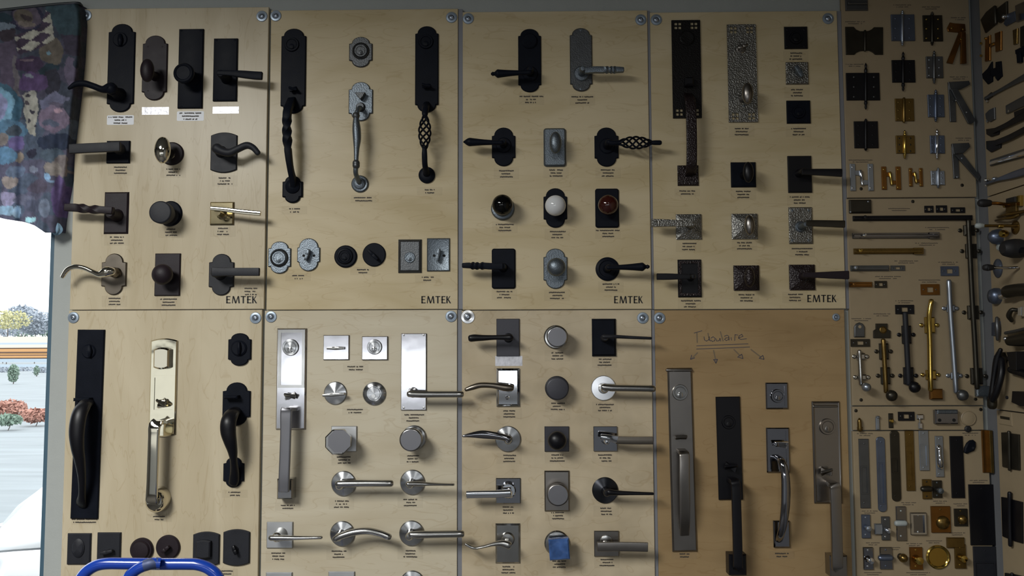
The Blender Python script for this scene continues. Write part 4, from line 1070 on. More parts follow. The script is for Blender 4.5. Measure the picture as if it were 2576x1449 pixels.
hinge('largest black butt hinge with pointed finials', 2128, 183, 2212, 254, 'black_soft', 2178, 24, 21, scr='steel_grey')
hinge('tall black butt hinge without long finials, below the largest black one', 2148, 305, 2208, 374, 'black_soft', 2178, 6, 5)
hinge('blue-grey steel butt hinge at the top', 2241, 36, 2300, 105, 'steel_blue', 2270, 10, 10, 'zinc')
hinge('square black butt hinge with steeple tips, middle column', 2243, 151, 2301, 209, 'black_soft', 2272, 20, 20)
hinge('tall antique brass butt hinge in the middle column', 2251, 248, 2298, 306, 'brass_antique', 2274)
hinge('short olive brass hinge with small ball tips', 2253, 341, 2300, 387, 'brass_antique', 2276, 13, 12, 'brass', 'gunmetal')
hinge('mottled bronze butt hinge at the top of the third column', 2321, 38, 2370, 106, 'gunmetal', 2345, 8, 8, scr='brass')
hinge('greenish grey butt hinge with bright corner screws', 2329, 142, 2371, 198, 'steel_grey', 2350, 14, 12, scr='zinc')
hinge('slate blue butt hinge below the greenish grey one', 2333, 238, 2374, 296, 'steel_blue', 2354, 12, 10)
hinge('dark hinge with shiny chrome spindle pin', 2339, 341, 2375, 387, 'steel_blue', 2357, 16, 13, 'chrome')
hinge('smallest pale blue zinc hinge', 2341, 430, 2375, 466, 'zinc', 2360, 8, 7, 'zinc')
def hhinge(label, x0, y0, x1, y1, mat, wd, pmat):
    t = T('hinge_sample', label, 'hinge', (x0+x1)/2, (y0+y1)/2, group='H-shaped hinges on the tan board')
    m = (x0+x1)/2; h = y1-y0
    plate(t, 'leaf', x0, y0, x0+wd, y1, 4, mat, bev=.8); plate(t, 'leaf', x1-wd, y0, x1, y1, 4, mat, bev=.8)
    poly(t, 'arm', [(x0+wd-1, y0+h*.24), (m, y0+h*.24), (m+2, y0+h*.45), (x0+wd-1, y0+h*.40)], 0, 4, mat, .5)
    poly(t, 'arm', [(x1-wd+1, y0+h*.76), (m, y0+h*.78), (m-2, y0+h*.58), (x1-wd+1, y0+h*.60)], 0, 4, mat, .5)
    tube(t, 'knuckle', [(m-2, y0+h*.26, 5, 3.5), (m+2, y0+h*.76, 5, 3.5)], pmat, 10, 2)
    dot_screws(t, [(x, y0+h*f) for x in (x0+wd/2, x1-wd/2) for f in (.12, .88)], pmat, 4)
hhinge('silvery zinc H hinge, largest of the three', 2138, 412, 2196, 481, 'zinc', 13, 'chrome')
hhinge('coppery H hinge between the zinc and the small one', 2217, 419, 2265, 478, 'copper', 12, 'brass')
hhinge('small dark copper H hinge', 2286, 423, 2320, 470, 'copper', 8, 'brass')
def vhinge(label, cx, cy, polys, mat, dots, dm):
    t = T('hinge_sample', label, 'hinge', cx, cy, group='folding pivot hinges beside the corner')
    for k, pp in enumerate(polys): poly(t, 'arm', pp, k*3.0, 4, mat, .8)
    dot_screws(t, dots, dm, len(polys)*3+1, 2.6)
vhinge('brass pivot hinge with two spread legs near the top', 2408, 107, [[(2383,70),(2390,56),(2400,58),(2428,60),(2430,78),(2420,82),(2386,79)], [(2414,78),(2426,80),(2397,160),(2382,157)], [(2418,80),(2430,80),(2432,159),(2417,160)]], 'copper', [(2394,70),(2423,73),(2418,98)], 'brass')
vhinge('steel pivot hinge with crossed arms, upper of two', 2415, 258, [[(2385,207),(2402,206),(2406,306),(2391,306)], [(2386,206),(2438,203),(2441,212),(2418,224),(2390,226)], [(2393,224),(2408,221),(2455,302),(2445,311),(2436,310)]], 'steel_grey', [(2405,252),(2432,282)], 'chrome')
vhinge('steel pivot hinge with crossed arms, lower one', 2425, 405, [[(2394,362),(2410,362),(2414,448),(2400,449)], [(2395,361),(2438,359),(2441,369),(2424,385),(2400,388)], [(2404,390),(2422,386),(2467,444),(2462,455)]], 'steel_grey', [(2420,398),(2408,445)], 'zinc')

# ---- bolts
GB = 'surface bolts on the tan board'
t = T('strike_box', 'dark square-cornered strike box above the long black bolt', 'strike plate', 2162, 520)
plate(t, 'plate', 2135, 503, 2190, 537, 8, 'gunmetal', bev=3); dot_screws(t, [(2184,507),(2140,533)], 'zinc', 8)
def strike(label, x0, y0, x1, y1, mat, hole=True):
    t = T('strike_plate', label, 'strike plate', (x0+x1)/2, (y0+y1)/2, group='small strike plates on the tan board')
    w, h = x1-x0, y1-y0
    gridplate(t, 'plate', [x0, x0+w*.33, x0+w*.67, x1], [y0, y0+h*.28, y0+h*.75, y1], {(1, 1)}, 0, 3, mat)
    dot_screws(t, [(x0+w*.16, (y0+y1)/2), (x1-w*.16, (y0+y1)/2)], 'steel_grey', 3, 1.8)
strike('left one of three tiny black strike plates', 2325, 518, 2347, 535, 'black_soft'); strike('middle one of three tiny black strike plates', 2354, 517, 2381, 535, 'black_soft'); strike('right and widest of three tiny black strike plates', 2391, 522, 2426, 536, 'black_soft')
strike('grey strike plate right of the grey flat bolt', 2240, 668, 2275, 681, 'steel_grey'); strike('tiny dark strike plate beside the bronze stub bolt', 2200, 707, 2230, 724, 'gunmetal')
strike('blue-grey zinc strike plate', 2366, 670, 2410, 694, 'steel_blue'); strike('copper strike plate with oblong slot', 2316, 715, 2362, 742, 'copper')
strike('dark strike plate under the arched grey clip', 2140, 853, 2187, 872, 'gunmetal'); strike('black strike plate at top of the black barrel bolt', 2252, 767, 2298, 790, 'black_soft'); strike('dark strike plate with round opening on the strip board', 2259, 1036, 2299, 1058, 'black_soft')
def hbolt(label, x0, x1, y, mat, hw, knob=None, keep=None, km=None):
    t = T('surface_bolt', label, 'door bolt', (x0+x1)/2, y, group=GB)
    plate(t, 'bolt_base', x0, y-hw, x1, y+hw, 4, mat, bev=.8); tube(t, 'bolt_rod', [(x0+4, y, 7, hw*.55, 4), (x1-2, y, 7, hw*.55, 4)], mat, flat=True, sub=3)
    lathe(t, 'knob', knob or x0+10, y, [(3, 6), (3, 14), (5, 17), (4, 21), (.3, 22)], km or mat, 0, 14)
    if keep: rim(t, 'keep', keep[0], y-hw-1, keep[1], y+hw+1, 5, 0, 8, mat)
hbolt('long black flat bolt lying across the board', 2145, 2444, 549, 'black_soft', 6.5, 2170)
hbolt('chrome flat bolt with dark tip', 2144, 2360, 593, 'chrome_dark', 7, 2168, (2335, 2360), 'chrome')
hbolt('shiny brass flat bolt with square keep', 2147, 2320, 632, 'brass_antique', 7, 2158, (2296, 2320), 'brass')
hbolt('short grey flat bolt', 2139, 2235, 675, 'steel_grey', 7, 2146, None, 'zinc'); hbolt('bronze stub bolt, shortest of the flat bolts', 2136, 2193, 716, 'copper', 6.5, 2142)
def vbolt(label, pts, mat, r, guides, gm, end, endr=14, em=None, box=None):
    t = T('barrel_bolt', label, 'door bolt', pts[0][0], pts[0][1], group='upright barrel bolts on the tan board')
    tube(t, 'bolt_rod', [(x, y, 10, r) for x, y in pts], mat, 14, 4)
    for gx, gy, gw, gh in guides:
        g = plate(t, 'guide', gx-gw*.55, gy-gh/2, gx+gw*.55, gy+gh/2, 9, gm, bev=3)
        s = Sub(t, g)
        for sg in (-1, 1): lathe(s, 'ear', gx+sg*gw*.9, gy, [(5, 0), (5, 2.5), (3, 4), (.3, 4)], gm, 0, 14)
    if end: lathe(t, 'knob', end[0], end[1], [(5, 8), (4, 14), (endr*.7, 18), (endr, 25), (endr*.9, 32), (endr*.5, 37), (.3, 38)], em or mat, 0, 24, 1.0, 60)
    if box: plate(t, 'end_box', *box, 12, em or mat, bev=3)
    return t
vbolt('small bright nickel barrel bolt with grey ball, leftmost', [(2162,884),(2166,966)], 'satin', 5, [(2164,897,18,16),(2167,949,18,14)], 'satin', (2169,973), 11, 'zinc')
vbolt('bronze barrel bolt with large round knob', [(2222,856),(2229,985)], 'brass_antique', 5.5, [(2222,884,20,40),(2226,945,20,42)], 'gunmetal', (2232,994), 14, 'gunmetal')
vbolt('black barrel bolt hanging from black strike plate', [(2277,790),(2286,965)], 'charcoal', 6.5, [(2279,842,20,45),(2284,945,22,42)], 'black_soft', (2289,973), 14, 'black_soft')
vbolt('shiny brass barrel bolt with square end', [(2343,757),(2337,800),(2339,860),(2341,980)], 'brass', 6, [(2337,818,22,40),(2340,943,22,24)], 'brass', None, box=(2337,978,2367,1004), em='copper')
vbolt('long silver barrel bolt with grey ball', [(2387,708),(2391,790),(2399,900),(2405,985)], 'zinc', 6, [(2390,776,18,18),(2400,945,18,16)], 'zinc', (2408,993), 14, 'steel_grey')
vbolt('longest dark steel bolt running down beside the corner', [(2436,556),(2440,640),(2446,760),(2452,860),(2458,975)], 'gunmetal', 6, [(2436,580,24,26),(2441,632,24,36),(2446,786,24,34),(2455,946,26,40)], 'gunmetal', None, box=(2452,971,2486,997), em='pewter')
t = T('arched_clip', 'grey arch-topped clip above a dark strike plate', 'clip', 2163, 830)
poly(t, 'plate', [(2150,848),(2176,848),(2176,822),(2171,814),(2163,811),(2155,814),(2150,822)], 0, 6, 'steel_grey', 2); lathe(t, 'hole', 2163, 822, [(4,0),(4,.5),(.2,.5)], 'melamine', 6, 12)
t = T('bolt_keeper', 'bronze stepped bolt keeper left of the black bolt', 'bolt keeper', 2220, 832)
poly(t, 'plate', [(2204,814),(2233,814),(2233,828),(2241,832),(2241,850),(2198,850),(2198,832),(2204,828)], 0, 5, 'gunmetal', 1); lathe(t, 'ring', 2219, 830, [(9,5),(9,7),(7,8),(6,6)], 'brass_antique', 0, 18)

# ---- strip board
def small(name, label, cat, x, y, parts):
    t = T(name, label, cat, x, y)
    for p in parts:
        if p[0] == 'plate': plate(t, p[1], *p[2:])
        elif p[0] == 'lathe': lathe(t, p[1], p[2], p[3], p[4], p[5])
        elif p[0] == 'tube': tube(t, p[1], p[2], p[3])
        elif p[0] == 'poly': poly(t, p[1], p[2], p[3], p[4], p[5])
    return t
small('bullet_catch', 'tiny brass bullet catch on the strip board', 'catch', 2163, 1068, [('tube','barrel',[(2162,1054,5,3),(2162,1060,6,5),(2163,1081,6,5.5)],'brass_antique'),('plate','base',2156,1074,2170,1083,3,'brass_antique')])
small('flat_catch', 'tiny upright grey catch bar on the strip board', 'catch', 2206, 1065, [('plate','bar',2202,1050,2211,1081,6,'zinc'),('plate','tip',2203,1046,2210,1052,9,'zinc')])
small('roller_catch', 'tiny bronze roller catch on the strip board', 'catch', 2240, 1058, [('plate','base',2235,1040,2246,1076,4,'gunmetal'),('lathe','roller',2240,1058,[(5,3),(5,9),(3,11),(.3,11)],'brass')])
small('spring_catch', 'tiny chrome spring catch in two pieces', 'catch', 2314, 1058, [('plate','upper_clip',2305,1042,2321,1054,6,'chrome'),('plate','lower_clip',2309,1063,2319,1078,6,'chrome'),('tube','wire',[(2313,1052,5,1.5),(2314,1064,5,1.5)],'chrome')])
small('magnetic_catch', 'chrome box-shaped catch on the strip board', 'catch', 2376, 1048, [('plate','body',2348,1031,2404,1065,12,'chrome_dark'),('plate','lip',2352,1030,2402,1040,16,'pewter'),('lathe','screw',2358,1056,[(4,11),(4,13),(.3,13)],'hole'),('lathe','screw',2394,1056,[(4,11),(4,13),(.3,13)],'hole')])
small('plastic_disc', 'pale tan plastic disc on the strip board', 'disc', 2435, 1052, [('lathe','disc',2435,1052,[(18,0),(18,2),(15,3.5),(.3,3)],'melamine'),('lathe','rim',2435,1052,[(18.6,0),(18.6,3),(17,4.2),(16,2)],'melamine')])
small('rubber_bumper', 'tiny black bumper between strip board and lowest board', 'bumper', 2434, 1079, [('lathe','foot',2434,1079,[(8,0),(8,3),(5,5),(.3,5)],'rubber'),('lathe','pin',2434,1079,[(2,4),(2,7),(.3,7)],'rubber')])

# ---- lowest board
def pull(label, x0, y0, x1, y1, mat, rnd=0, cup=None):
    t = T('flush_pull', label, 'flush pull', (x0+x1)/2, (y0+y1)/2, group='flush pulls on the lowest tan board')
    plate(t, 'plate', x0, y0, x1, y1, 4, mat, bev=1, r=rnd)
    h = y1-y0; w = x1-x0
    if cup: rim(t, 'recess_rim', x0+3, y0+h*cup[0], x1-3, y0+h*cup[1], 2.5, 3.5, 3, mat)
    dot_screws(t, [((x0+x1)/2, y0+h*.06), ((x0+x1)/2, y1-h*.06)], mat, 4, 2)
    return t
pull('flat blue-grey flush pull, leftmost', 2162, 1106, 2186, 1275, 'steel_grey', 0, (.4, .8)); pull('blue round-ended flush pull', 2206, 1101, 2227, 1284, 'steel_blue', 9, (.35, .9))
pull('dark bronze round-ended long pull', 2241, 1085, 2263, 1258, 'gunmetal', 9, (.4, .6)); pull('brassy narrow flush pull', 2278, 1085, 2299, 1232, 'brass_antique', 0, (.35, .85))
pull('grey flush pull with chrome ring', 2312, 1084, 2335, 1182, 'zinc', 0, (.35, .9)); t = pull('light grey pull with bright raised grip', 2353, 1098, 2372, 1198, 'zinc', 0)
tube(t, 'grip', [(2361,1122,5,5),(2362,1126,14,5.5),(2363,1145,16,5),(2365,1165,15,7),(2366,1176,5,6)], 'chrome')
pull('black tall flat push plate', 2391, 1099, 2423, 1250, 'black_soft'); pull('big black rectangular push plate against the corner', 2439, 1221, 2499, 1368, 'black_soft'); pull('black plate with glints, cut off at the bottom corner', 2450, 1377, 2505, 1500, 'charcoal', 0, (.3, .7))
t = T('leaf_pull', 'black leaf-shaped finger pull', 'finger pull', 2444, 1125)
poly(t, 'leaf', [(2427,1139),(2428,1127),(2434,1115),(2442,1108),(2450,1107),(2456,1112),(2457,1124),(2453,1134),(2443,1138),(2434,1142)], 0, 7, 'black', 3); lathe(t, 'screw', 2444, 1126, [(3,6),(3,8),(.2,8)], 'charcoal', 0, 10)
t = T('angle_pull', 'copper angle-section pull standing at the corner', 'finger pull', 2480, 1135)
plate(t, 'flange', 2470, 1083, 2492, 1187, 4, 'copper', bev=1); plate(t, 'lip', 2484, 1083, 2492, 1187, 14, 'brass_antique', bev=1, z0=2)
GC = 'cabinet latches and catches on the lowest tan board'
def latch(label, x0, y0, x1, y1, mat, kind, m2=None):
    t = T('cabinet_latch', label, 'latch', (x0+x1)/2, (y0+y1)/2, group=GC)
    cx, cy, w, h = (x0+x1)/2, (y0+y1)/2, x1-x0, y1-y0; m2 = m2 or mat
    plate(t, 'plate', x0, y0, x1, y1, 5, mat, bev=1.2)
    if kind == 'dome': lathe(t, 'dome', cx+w*.08, cy+h*.12, [(w*.36, 4), (w*.33, 9), (w*.2, 13), (.3, 14)], m2, 0, 24, 1.0, 60)
    if kind == 'knob': lathe(t, 'knob', cx+w*.05, cy+h*.05, [(w*.2, 4), (w*.2, 10), (w*.34, 14), (w*.3, 20), (.3, 22)], m2, 0, 18)
    if kind == 'box': rim(t, 'rim', x0+2, y0+2, x1-2, y1-2, 4, 4, 6, m2)
    if kind == 'roll': tube(t, 'roller', [(x0+2, cy, 9, 7), (x1-2, cy, 9, 7)], m2, 14, 2)
    dot_screws(t, [(cx, y0+h*.12), (cx, y1-h*.12)], m2, 5, 2.2)
    return t
latch('brass-grey twin catch, left half', 2320, 1206, 2342, 1254, 'brass_antique', 'roll', 'gunmetal'); latch('dark pewter twin catch, right half', 2346, 1209, 2368, 1251, 'gunmetal', 'knob', 'pewter')
latch('small grey latch with pale button', 2167, 1295, 2188, 1352, 'steel_blue', 'knob', 'zinc'); t = latch('chrome latch with side tongue', 2217, 1300, 2237, 1357, 'steel_grey', 'knob', 'chrome'); plate(t, 'tongue', 2199, 1317, 2218, 1343, 8, 'zinc')
latch('tall chrome latch with white roller', 2254, 1275, 2278, 1358, 'chrome_dark', 'roll', 'white_plastic'); latch('square chrome latch with bright top edge', 2290, 1290, 2329, 1344, 'chrome_dark', 'box', 'chrome')
latch('large bronze square latch with domed button', 2342, 1274, 2389, 1338, 'copper', 'dome', 'brass_antique'); latch('small olive bronze latch with domed button', 2400, 1280, 2432, 1322, 'gunmetal', 'dome', 'brass_antique')
latch('dark chrome latch with twin glints, bottom row left', 2171, 1377, 2195, 1431, 'chrome_dark', 'knob', 'chrome'); latch('wider dark chrome latch with blue edge, bottom row', 2213, 1377, 2243, 1430, 'chrome_dark', 'roll', 'steel_blue')
latch('bronze rectangular latch with golden knob, bottom row', 2288, 1377, 2319, 1431, 'copper', 'knob', 'brass')
t = latch('L-shaped brass latch, bottom row right', 2401, 1370, 2428, 1428, 'brass_antique', 'knob', 'brass'); plate(t, 'arm', 2381, 1352, 2424, 1377, 6, 'brass_antique')
t = T('cup_pull', 'round brass recessed cup pull', 'finger pull', 2359, 1401)
lathe(t, 'rim', 2359, 1401, [(29,0),(29,3),(26,5),(24,4),(22,2)], 'brass', 0, 40); lathe(t, 'cup', 2359, 1401, [(24,.5),(24,2),(12,1),(.3,1)], 'copper', 0, 40)
t = T('cabinet_doorknob', 'tiny bronze ball knob in the bottom row', 'cabinet knob', 2265, 1400)
lathe(t, 'base', 2265, 1400, [(8,0),(7,4),(4,8)], 'gunmetal', 0, 18); lathe(t, 'ball', 2265, 1400, [(4,7),(9,10),(11,16),(9,22),(4,26),(.3,27)], 'brass_antique', 0, 20, 1.0, 60)

# ------------------------------------------------------------------ the right-hand wall
SF = SIDE
def side_board(name, y_px0, y_px1, label):
    # boards on the right-hand wall start a little way out of the corner
    ya = SF.P(2491, 650).y
    z1, z0 = SF.P(2500, y_px0).z, SF.P(2500, y_px1).z
    o = wbox(None, name, (XC - .012, -1.6, z0), (XC - .001, ya, z1), 'melamine')
    tag(o, label, 'display board', 'display boards on the right-hand wall')
side_board('side_board', -420, 489, 'upper tan board of strap hinges on the right-hand wall'); side_board('side_board', 492, 1028, 'middle tan board of door stops on the right-hand wall'); side_board('side_board', 1031, 1560, 'lower tan board with two dark hinges on the right-hand wall')
def sthing(name, label, cat, x, y): return T(name, label, cat, x, y, F=SF)
def sleaf(t, nm, pts, mat, th=4, z0=0): return poly(t, nm, pts, z0, th, mat, .6)
t = sthing('hinge_sample', 'dark bronze bent hinge at the top of the right-hand wall', 'hinge', 2500, 45)
sleaf(t, 'leaf', [(2466,50),(2480,30),(2500,14),(2503,62),(2478,83),(2470,62)], 'gunmetal'); sleaf(t, 'leaf', [(2504,24),(2531,3),(2532,46),(2514,58),(2505,50)], 'gunmetal', 5); tube(t, 'knuckle', [(2503,18,6,4),(2505,58,6,4)], 'gunmetal', 10, 2)
t = sthing('hinge_sample', 'large chrome hinge at the top right corner', 'hinge', 2552, 38)
sleaf(t, 'leaf', [(2524,60),(2532,36),(2552,28),(2556,52),(2530,66)], 'steel_blue'); sleaf(t, 'leaf', [(2553,14),(2600,-8),(2602,38),(2556,56)], 'chrome_dark', 5); lathe(t, 'dome', 2533, 42, [(6,4),(5,9),(2,12),(.3,12)], 'chrome', 0, 16)
t = sthing('hinge_sample', 'brown brass H hinge on the right-hand wall', 'hinge', 2495, 120)
sleaf(t, 'leaf', [(2478,96),(2490,88),(2490,152),(2477,155)], 'copper'); sleaf(t, 'leaf', [(2502,84),(2518,78),(2518,126),(2504,131)], 'copper'); sleaf(t, 'arm', [(2488,110),(2504,105),(2504,113),(2488,119)], 'copper')
for x, y in ((2483,97),(2502,111),(2472,109),(2472,140)): lathe(t, 'screw', x, y, [(3,3),(3,6),(.3,7)], 'brass', 0, 10)
t = sthing('hinge_sample', 'brown narrow twin plate near the right edge', 'hinge', 2560, 92)
sleaf(t, 'leaf', [(2547,76),(2559,71),(2558,110),(2549,113)], 'brass_antique'); sleaf(t, 'leaf', [(2566,68),(2590,58),(2590,112),(2566,118)], 'gunmetal')
t = sthing('hinge_sample', 'black H hinge on the right-hand wall', 'hinge', 2494, 183)
sleaf(t, 'leaf', [(2470,186),(2484,172),(2494,155),(2495,205),(2484,212),(2472,198)], 'black'); sleaf(t, 'leaf', [(2504,156),(2516,154),(2519,192),(2508,203),(2503,196)], 'black'); sleaf(t, 'arm', [(2490,174),(2506,170),(2506,190),(2490,194)], 'black')
t = sthing('hinge_sample', 'black stubby bracket at the right edge below the brown plates', 'hinge', 2564, 140)
sleaf(t, 'leaf', [(2553,126),(2590,108),(2590,148),(2554,136)], 'black'); sleaf(t, 'leaf', [(2556,136),(2566,132),(2567,157),(2558,159)], 'black', 7)
def sbar(name, label, cat, pts, mat, extra=()):
    t = sthing(name, label, cat, pts[0][0], pts[0][1])
    tube(t, 'bar', pts, mat, flat=True, seg=12)
    for e in extra:
        if e[0] == 'leaf': sleaf(t, e[1], e[2], e[3], e[4] if len(e) > 4 else 4)
        else: lathe(t, e[1], e[2], e[3], e[4], e[5], 0, 16)
    return t
sbar('strap_hinge_sample', 'thin grey strap hinge slanting up to the right', 'hinge', [(2478,248,4,4,2),(2520,225,4,4,2),(2560,203,4,6,2),(2600,182,4,9,2)], 'steel_grey', [('leaf','leaf',[(2474,248),(2492,232),(2494,244),(2480,254)],'gunmetal'),('lathe','screw',2488,254,[(3,3),(3,6),(.3,7)],'chrome')])
t = sthing('hinge_sample', 'small weathered grey hinge left of the strap bars', 'hinge', 2492, 290)
sleaf(t, 'leaf', [(2478,286),(2488,276),(2501,270),(2502,300),(2490,307),(2480,300)], 'steel_grey'); lathe(t, 'screw', 2488, 255+50, [(3,3),(3,6),(.3,7)], 'zinc', 0, 10)
sbar('strap_hinge_sample', 'broad grey ornamental strap hinge at the right edge', 'hinge', [(2532,276,4,10,2),(2560,262,4,11,2),(2600,242,4,12,2)], 'steel_grey', [('lathe','screw',2543,279,[(3,3),(3,6),(.3,7)],'chrome')])
sbar('gate_latch', 'black spoon-ended latch bar, upper of two', 'gate latch', [(2500,330,6,6,3),(2530,316,6,6,3),(2560,300,6,8,3),(2600,280,6,9,3)], 'black_soft', [('leaf','paddle',[(2480,325),(2500,322),(2511,326),(2510,338),(2492,344),(2481,338)],'black_soft',5),('leaf','plate',[(2550,282),(2590,265),(2590,290),(2552,300)],'black_soft',4)])
sbar('gate_latch', 'black spoon-ended latch bar, lower of two', 'gate latch', [(2505,360,6,7,3),(2540,346,6,7,3),(2575,328,6,7,3),(2600,315,6,7,3)], 'black_soft', [('leaf','paddle',[(2480,355),(2500,353),(2516,356),(2515,372),(2492,383),(2481,375)],'black_soft',5)])
sbar('side_bolt', 'chrome sliding bar with bright violet glint', 'door bolt', [(2493,410,8,4,4),(2530,400,8,4,4),(2570,388,8,5,4),(2600,378,8,5,4)], 'chrome', [('leaf','base',[(2490,402),(2600,366),(2600,388),(2490,418)],'steel_grey',4)])
sbar('side_bolt', 'zinc bolt with blue glints at the foot of the upper side board', 'door bolt', [(2482,462,6,3,3),(2510,452,6,4,3),(2550,440,6,8,3),(2600,424,6,9,3)], 'steel_blue', [('lathe','knob',2510,450,[(5,3),(5,10),(3,13),(.3,13)],'zinc'),('lathe','knob',2490,453,[(4,3),(4,10),(2,13),(.3,13)],'chrome'),('lathe','screw',2484,467,[(3,2),(3,5),(.3,6)],'chrome')])
t = sthing('door_stop', 'brass door stop with black rubber tip on square bracket', 'door stop', 2540, 512)
def sproj(t, nm, pts, mat, seg=14): return tube(t, nm, pts, mat, seg, 4)
sleaf(t, 'base', [(2530,502),(2556,495),(2556,540),(2530,545)], 'brass_antique', 6); sproj(t, 'rod', [(2540,516,6,4),(2514,512,34,4),(2490,511,58,4)], 'copper'); sproj(t, 'rubber_tip', [(2488,511,58,8),(2476,511,70,9.5),(2468,511,78,9)], 'rubber')
sleaf(t, 'plate', [(2557,493),(2566,491),(2566,518),(2557,519)], 'brass', 8); sleaf(t, 'block', [(2530,500),(2553,494),(2553,508),(2530,510)], 'rubber', 12); lathe(t, 'screw', 2538, 517, [(5,6),(5,12),(.3,13)], 'brass', 0, 12)
t = sthing('door_stop', 'brass holder with curled arms below the black-tipped stop', 'door stop', 2545, 545)
for a in ([(2510,546,6,3),(2530,540,18,4),(2560,535,10,4),(2595,528,6,4)], [(2505,555,6,3),(2525,550,20,3),(2550,546,12,4),(2562,540,6,4)]): sproj(t, 'arm', a, 'brass_antique')
t = sthing('door_stop', 'long brass rod stop with white tip', 'door stop', 2566, 569)
lathe(t, 'rose', 2556, 572, [(16,0),(16,3),(8,6),(.3,7)], 'brass_antique', 0, 20); sproj(t, 'rod', [(2555,568,6,4),(2515,568,44,3.5),(2474,568,86,3.5)], 'brass_antique'); sproj(t, 'white_tip', [(2473,568,86,5),(2464,568,95,6.5),(2458,568,100,6)], 'white_plastic'); sproj(t, 'collar', [(2521,569,38,5),(2513,569,46,5)], 'brass')
t = sthing('door_stop', 'dark dome stop with brass rings and white foot', 'door stop', 2518, 596)
lathe(t, 'dome', 2516, 596, [(17,0),(17,6),(14,18),(8,26),(.3,28)], 'steel_blue', 0, 24, 1.15, 60); sproj(t, 'brass_ring', [(2522,588,20,9),(2528,588,12,9)], 'brass'); lathe(t, 'foot', 2518, 622, [(8,0),(8,6),(5,9),(.3,9)], 'white_plastic', 0, 16)
t = sthing('door_stop', 'stout black cylinder stop', 'door stop', 2560, 625)
sproj(t, 'body', [(2565,625,6,22),(2548,625,22,22),(2536,625,34,20)], 'rubber', 20); sproj(t, 'rod', [(2600,631,4,8),(2580,631,10,8),(2556,630,16,8)], 'black_soft')
t = sthing('door_stop', 'thin chrome stop with black tip and round rose', 'door stop', 2550, 674)
lathe(t, 'rose', 2512, 675, [(19,0),(19,3),(15,6),(.3,7)], 'steel_blue', 0, 24, 1.2); sproj(t, 'rod', [(2560,673,6,3),(2530,674,30,3),(2500,673,62,3)], 'chrome'); sproj(t, 'rubber_tip', [(2498,673,62,6),(2484,673,76,8),(2478,673,80,7)], 'rubber')
t = sthing('door_closer', 'dark cylindrical closer with bluish cap', 'door closer', 2545, 738)
sproj(t, 'body', [(2600,728,10,15),(2560,730,18,15),(2535,734,26,15)], 'gunmetal', 20); lathe(t, 'cap', 2512, 745, [(18,0),(18,10),(14,20),(.3,24)], 'steel_blue', 0, 24, 1.1, 60); sproj(t, 'glint_ring', [(2518,746,20,7),(2530,744,20,7)], 'chrome')
t = sthing('coat_hook', 'dark hook with bright white end plates at the right edge', 'hook', 2560, 790)
sproj(t, 'hook', [(2560,780,6,4),(2545,780,16,5),(2538,794,18,6),(2545,806,10,5)], 'gunmetal'); sleaf(t, 'end_plate', [(2560,774),(2569,772),(2569,794),(2560,795)], 'zinc_bright_glare', 14); sleaf(t, 'end_plate', [(2571,771),(2592,766),(2592,795),(2571,796)], 'zinc_bright_glare', 14)
t = sthing('small_bolt', 'tiny upright grey bolt near the corner', 'door bolt', 2508, 828)
sproj(t, 'rod', [(2508,800,8,4),(2509,825,10,6),(2510,854,8,4)], 'steel_grey'); sleaf(t, 'base', [(2494,812),(2514,808),(2514,845),(2494,845)], 'steel_blue', 3)
t = sthing('door_closer', 'grey closer with silver cap below the hook', 'door closer', 2552, 852)
sproj(t, 'body', [(2600,852,8,16),(2565,856,18,14),(2540,858,28,11)], 'gunmetal', 20); sproj(t, 'cap', [(2540,853,28,5),(2528,852,36,5)], 'chrome'); sproj(t, 'arm', [(2530,838,10,4),(2560,832,10,4),(2600,822,8,4)], 'steel_grey')
t = sthing('fork_holder', 'black forked arm spreading down beside the corner', 'door holder', 2515, 945)
sproj(t, 'leg', [(2517,880,20,5),(2508,905,24,8),(2500,950,30,6),(2495,1000,34,8)], 'black_soft'); sproj(t, 'leg', [(2520,905,16,9),(2519,940,24,8),(2507,985,32,8),(2498,1005,34,8)], 'black_soft'); sproj(t, 'foot', [(2497,1002,30,10),(2496,1010,30,11),(2496,1020,30,11)], 'gunmetal', 18)
sleaf(t, 'bracket', [(2500,895),(2512,886),(2524,905),(2514,915),(2499,906)], 'black_soft', 14)
t = sthing('door_holder', 'black block holder beside the forked arm', 'door holder', 2550, 912)
sleaf(t, 'block', [(2532,886),(2556,884),(2557,932),(2540,930)], 'black_soft', 22); sproj(t, 'arm', [(2545,930,12,9),(2570,938,10,9),(2600,950,8,9)], 'black_soft'); lathe(t, 'button', 2567, 893, [(5,0),(5,8),(.3,9)], 'zinc_bright_glare', 0, 12)
t = sthing('door_holder', 'black faceted block low on the middle side board', 'door holder', 2565, 1003)
sleaf(t, 'block', [(2546,984),(2595,988),(2595,1022),(2566,1022),(2544,1012)], 'black_soft', 24); lathe(t, 'screw', 2560, 1000, [(4,23),(4,26),(.3,26)], 'charcoal', 0, 12)
t = sthing('slot_plate', 'small grey slotted plate on the lower side board', 'strike plate', 2526, 1052)
sleaf(t, 'plate', [(2513,1036),(2544,1038),(2546,1072),(2513,1066)], 'melamine', 2); sleaf(t, 'slot', [(2515,1046),(2539,1050),(2539,1057),(2516,1053)], 'gunmetal', 1, 2)
t = sthing('hinge_sample', 'dark grey-green butt hinge on the lower side board', 'hinge', 2540, 1135)
sleaf(t, 'leaf', [(2518,1088),(2536,1087),(2538,1178),(2521,1174)], 'gunmetal'); sleaf(t, 'leaf', [(2540,1090),(2562,1093),(2564,1183),(2541,1180)], 'gunmetal'); sproj(t, 'knuckle', [(2538,1087,6,4),(2540,1181,6,4)], 'gunmetal')
t = sthing('hinge_sample', 'black butt hinge with protruding pins on the lower side board', 'hinge', 2545, 1308)
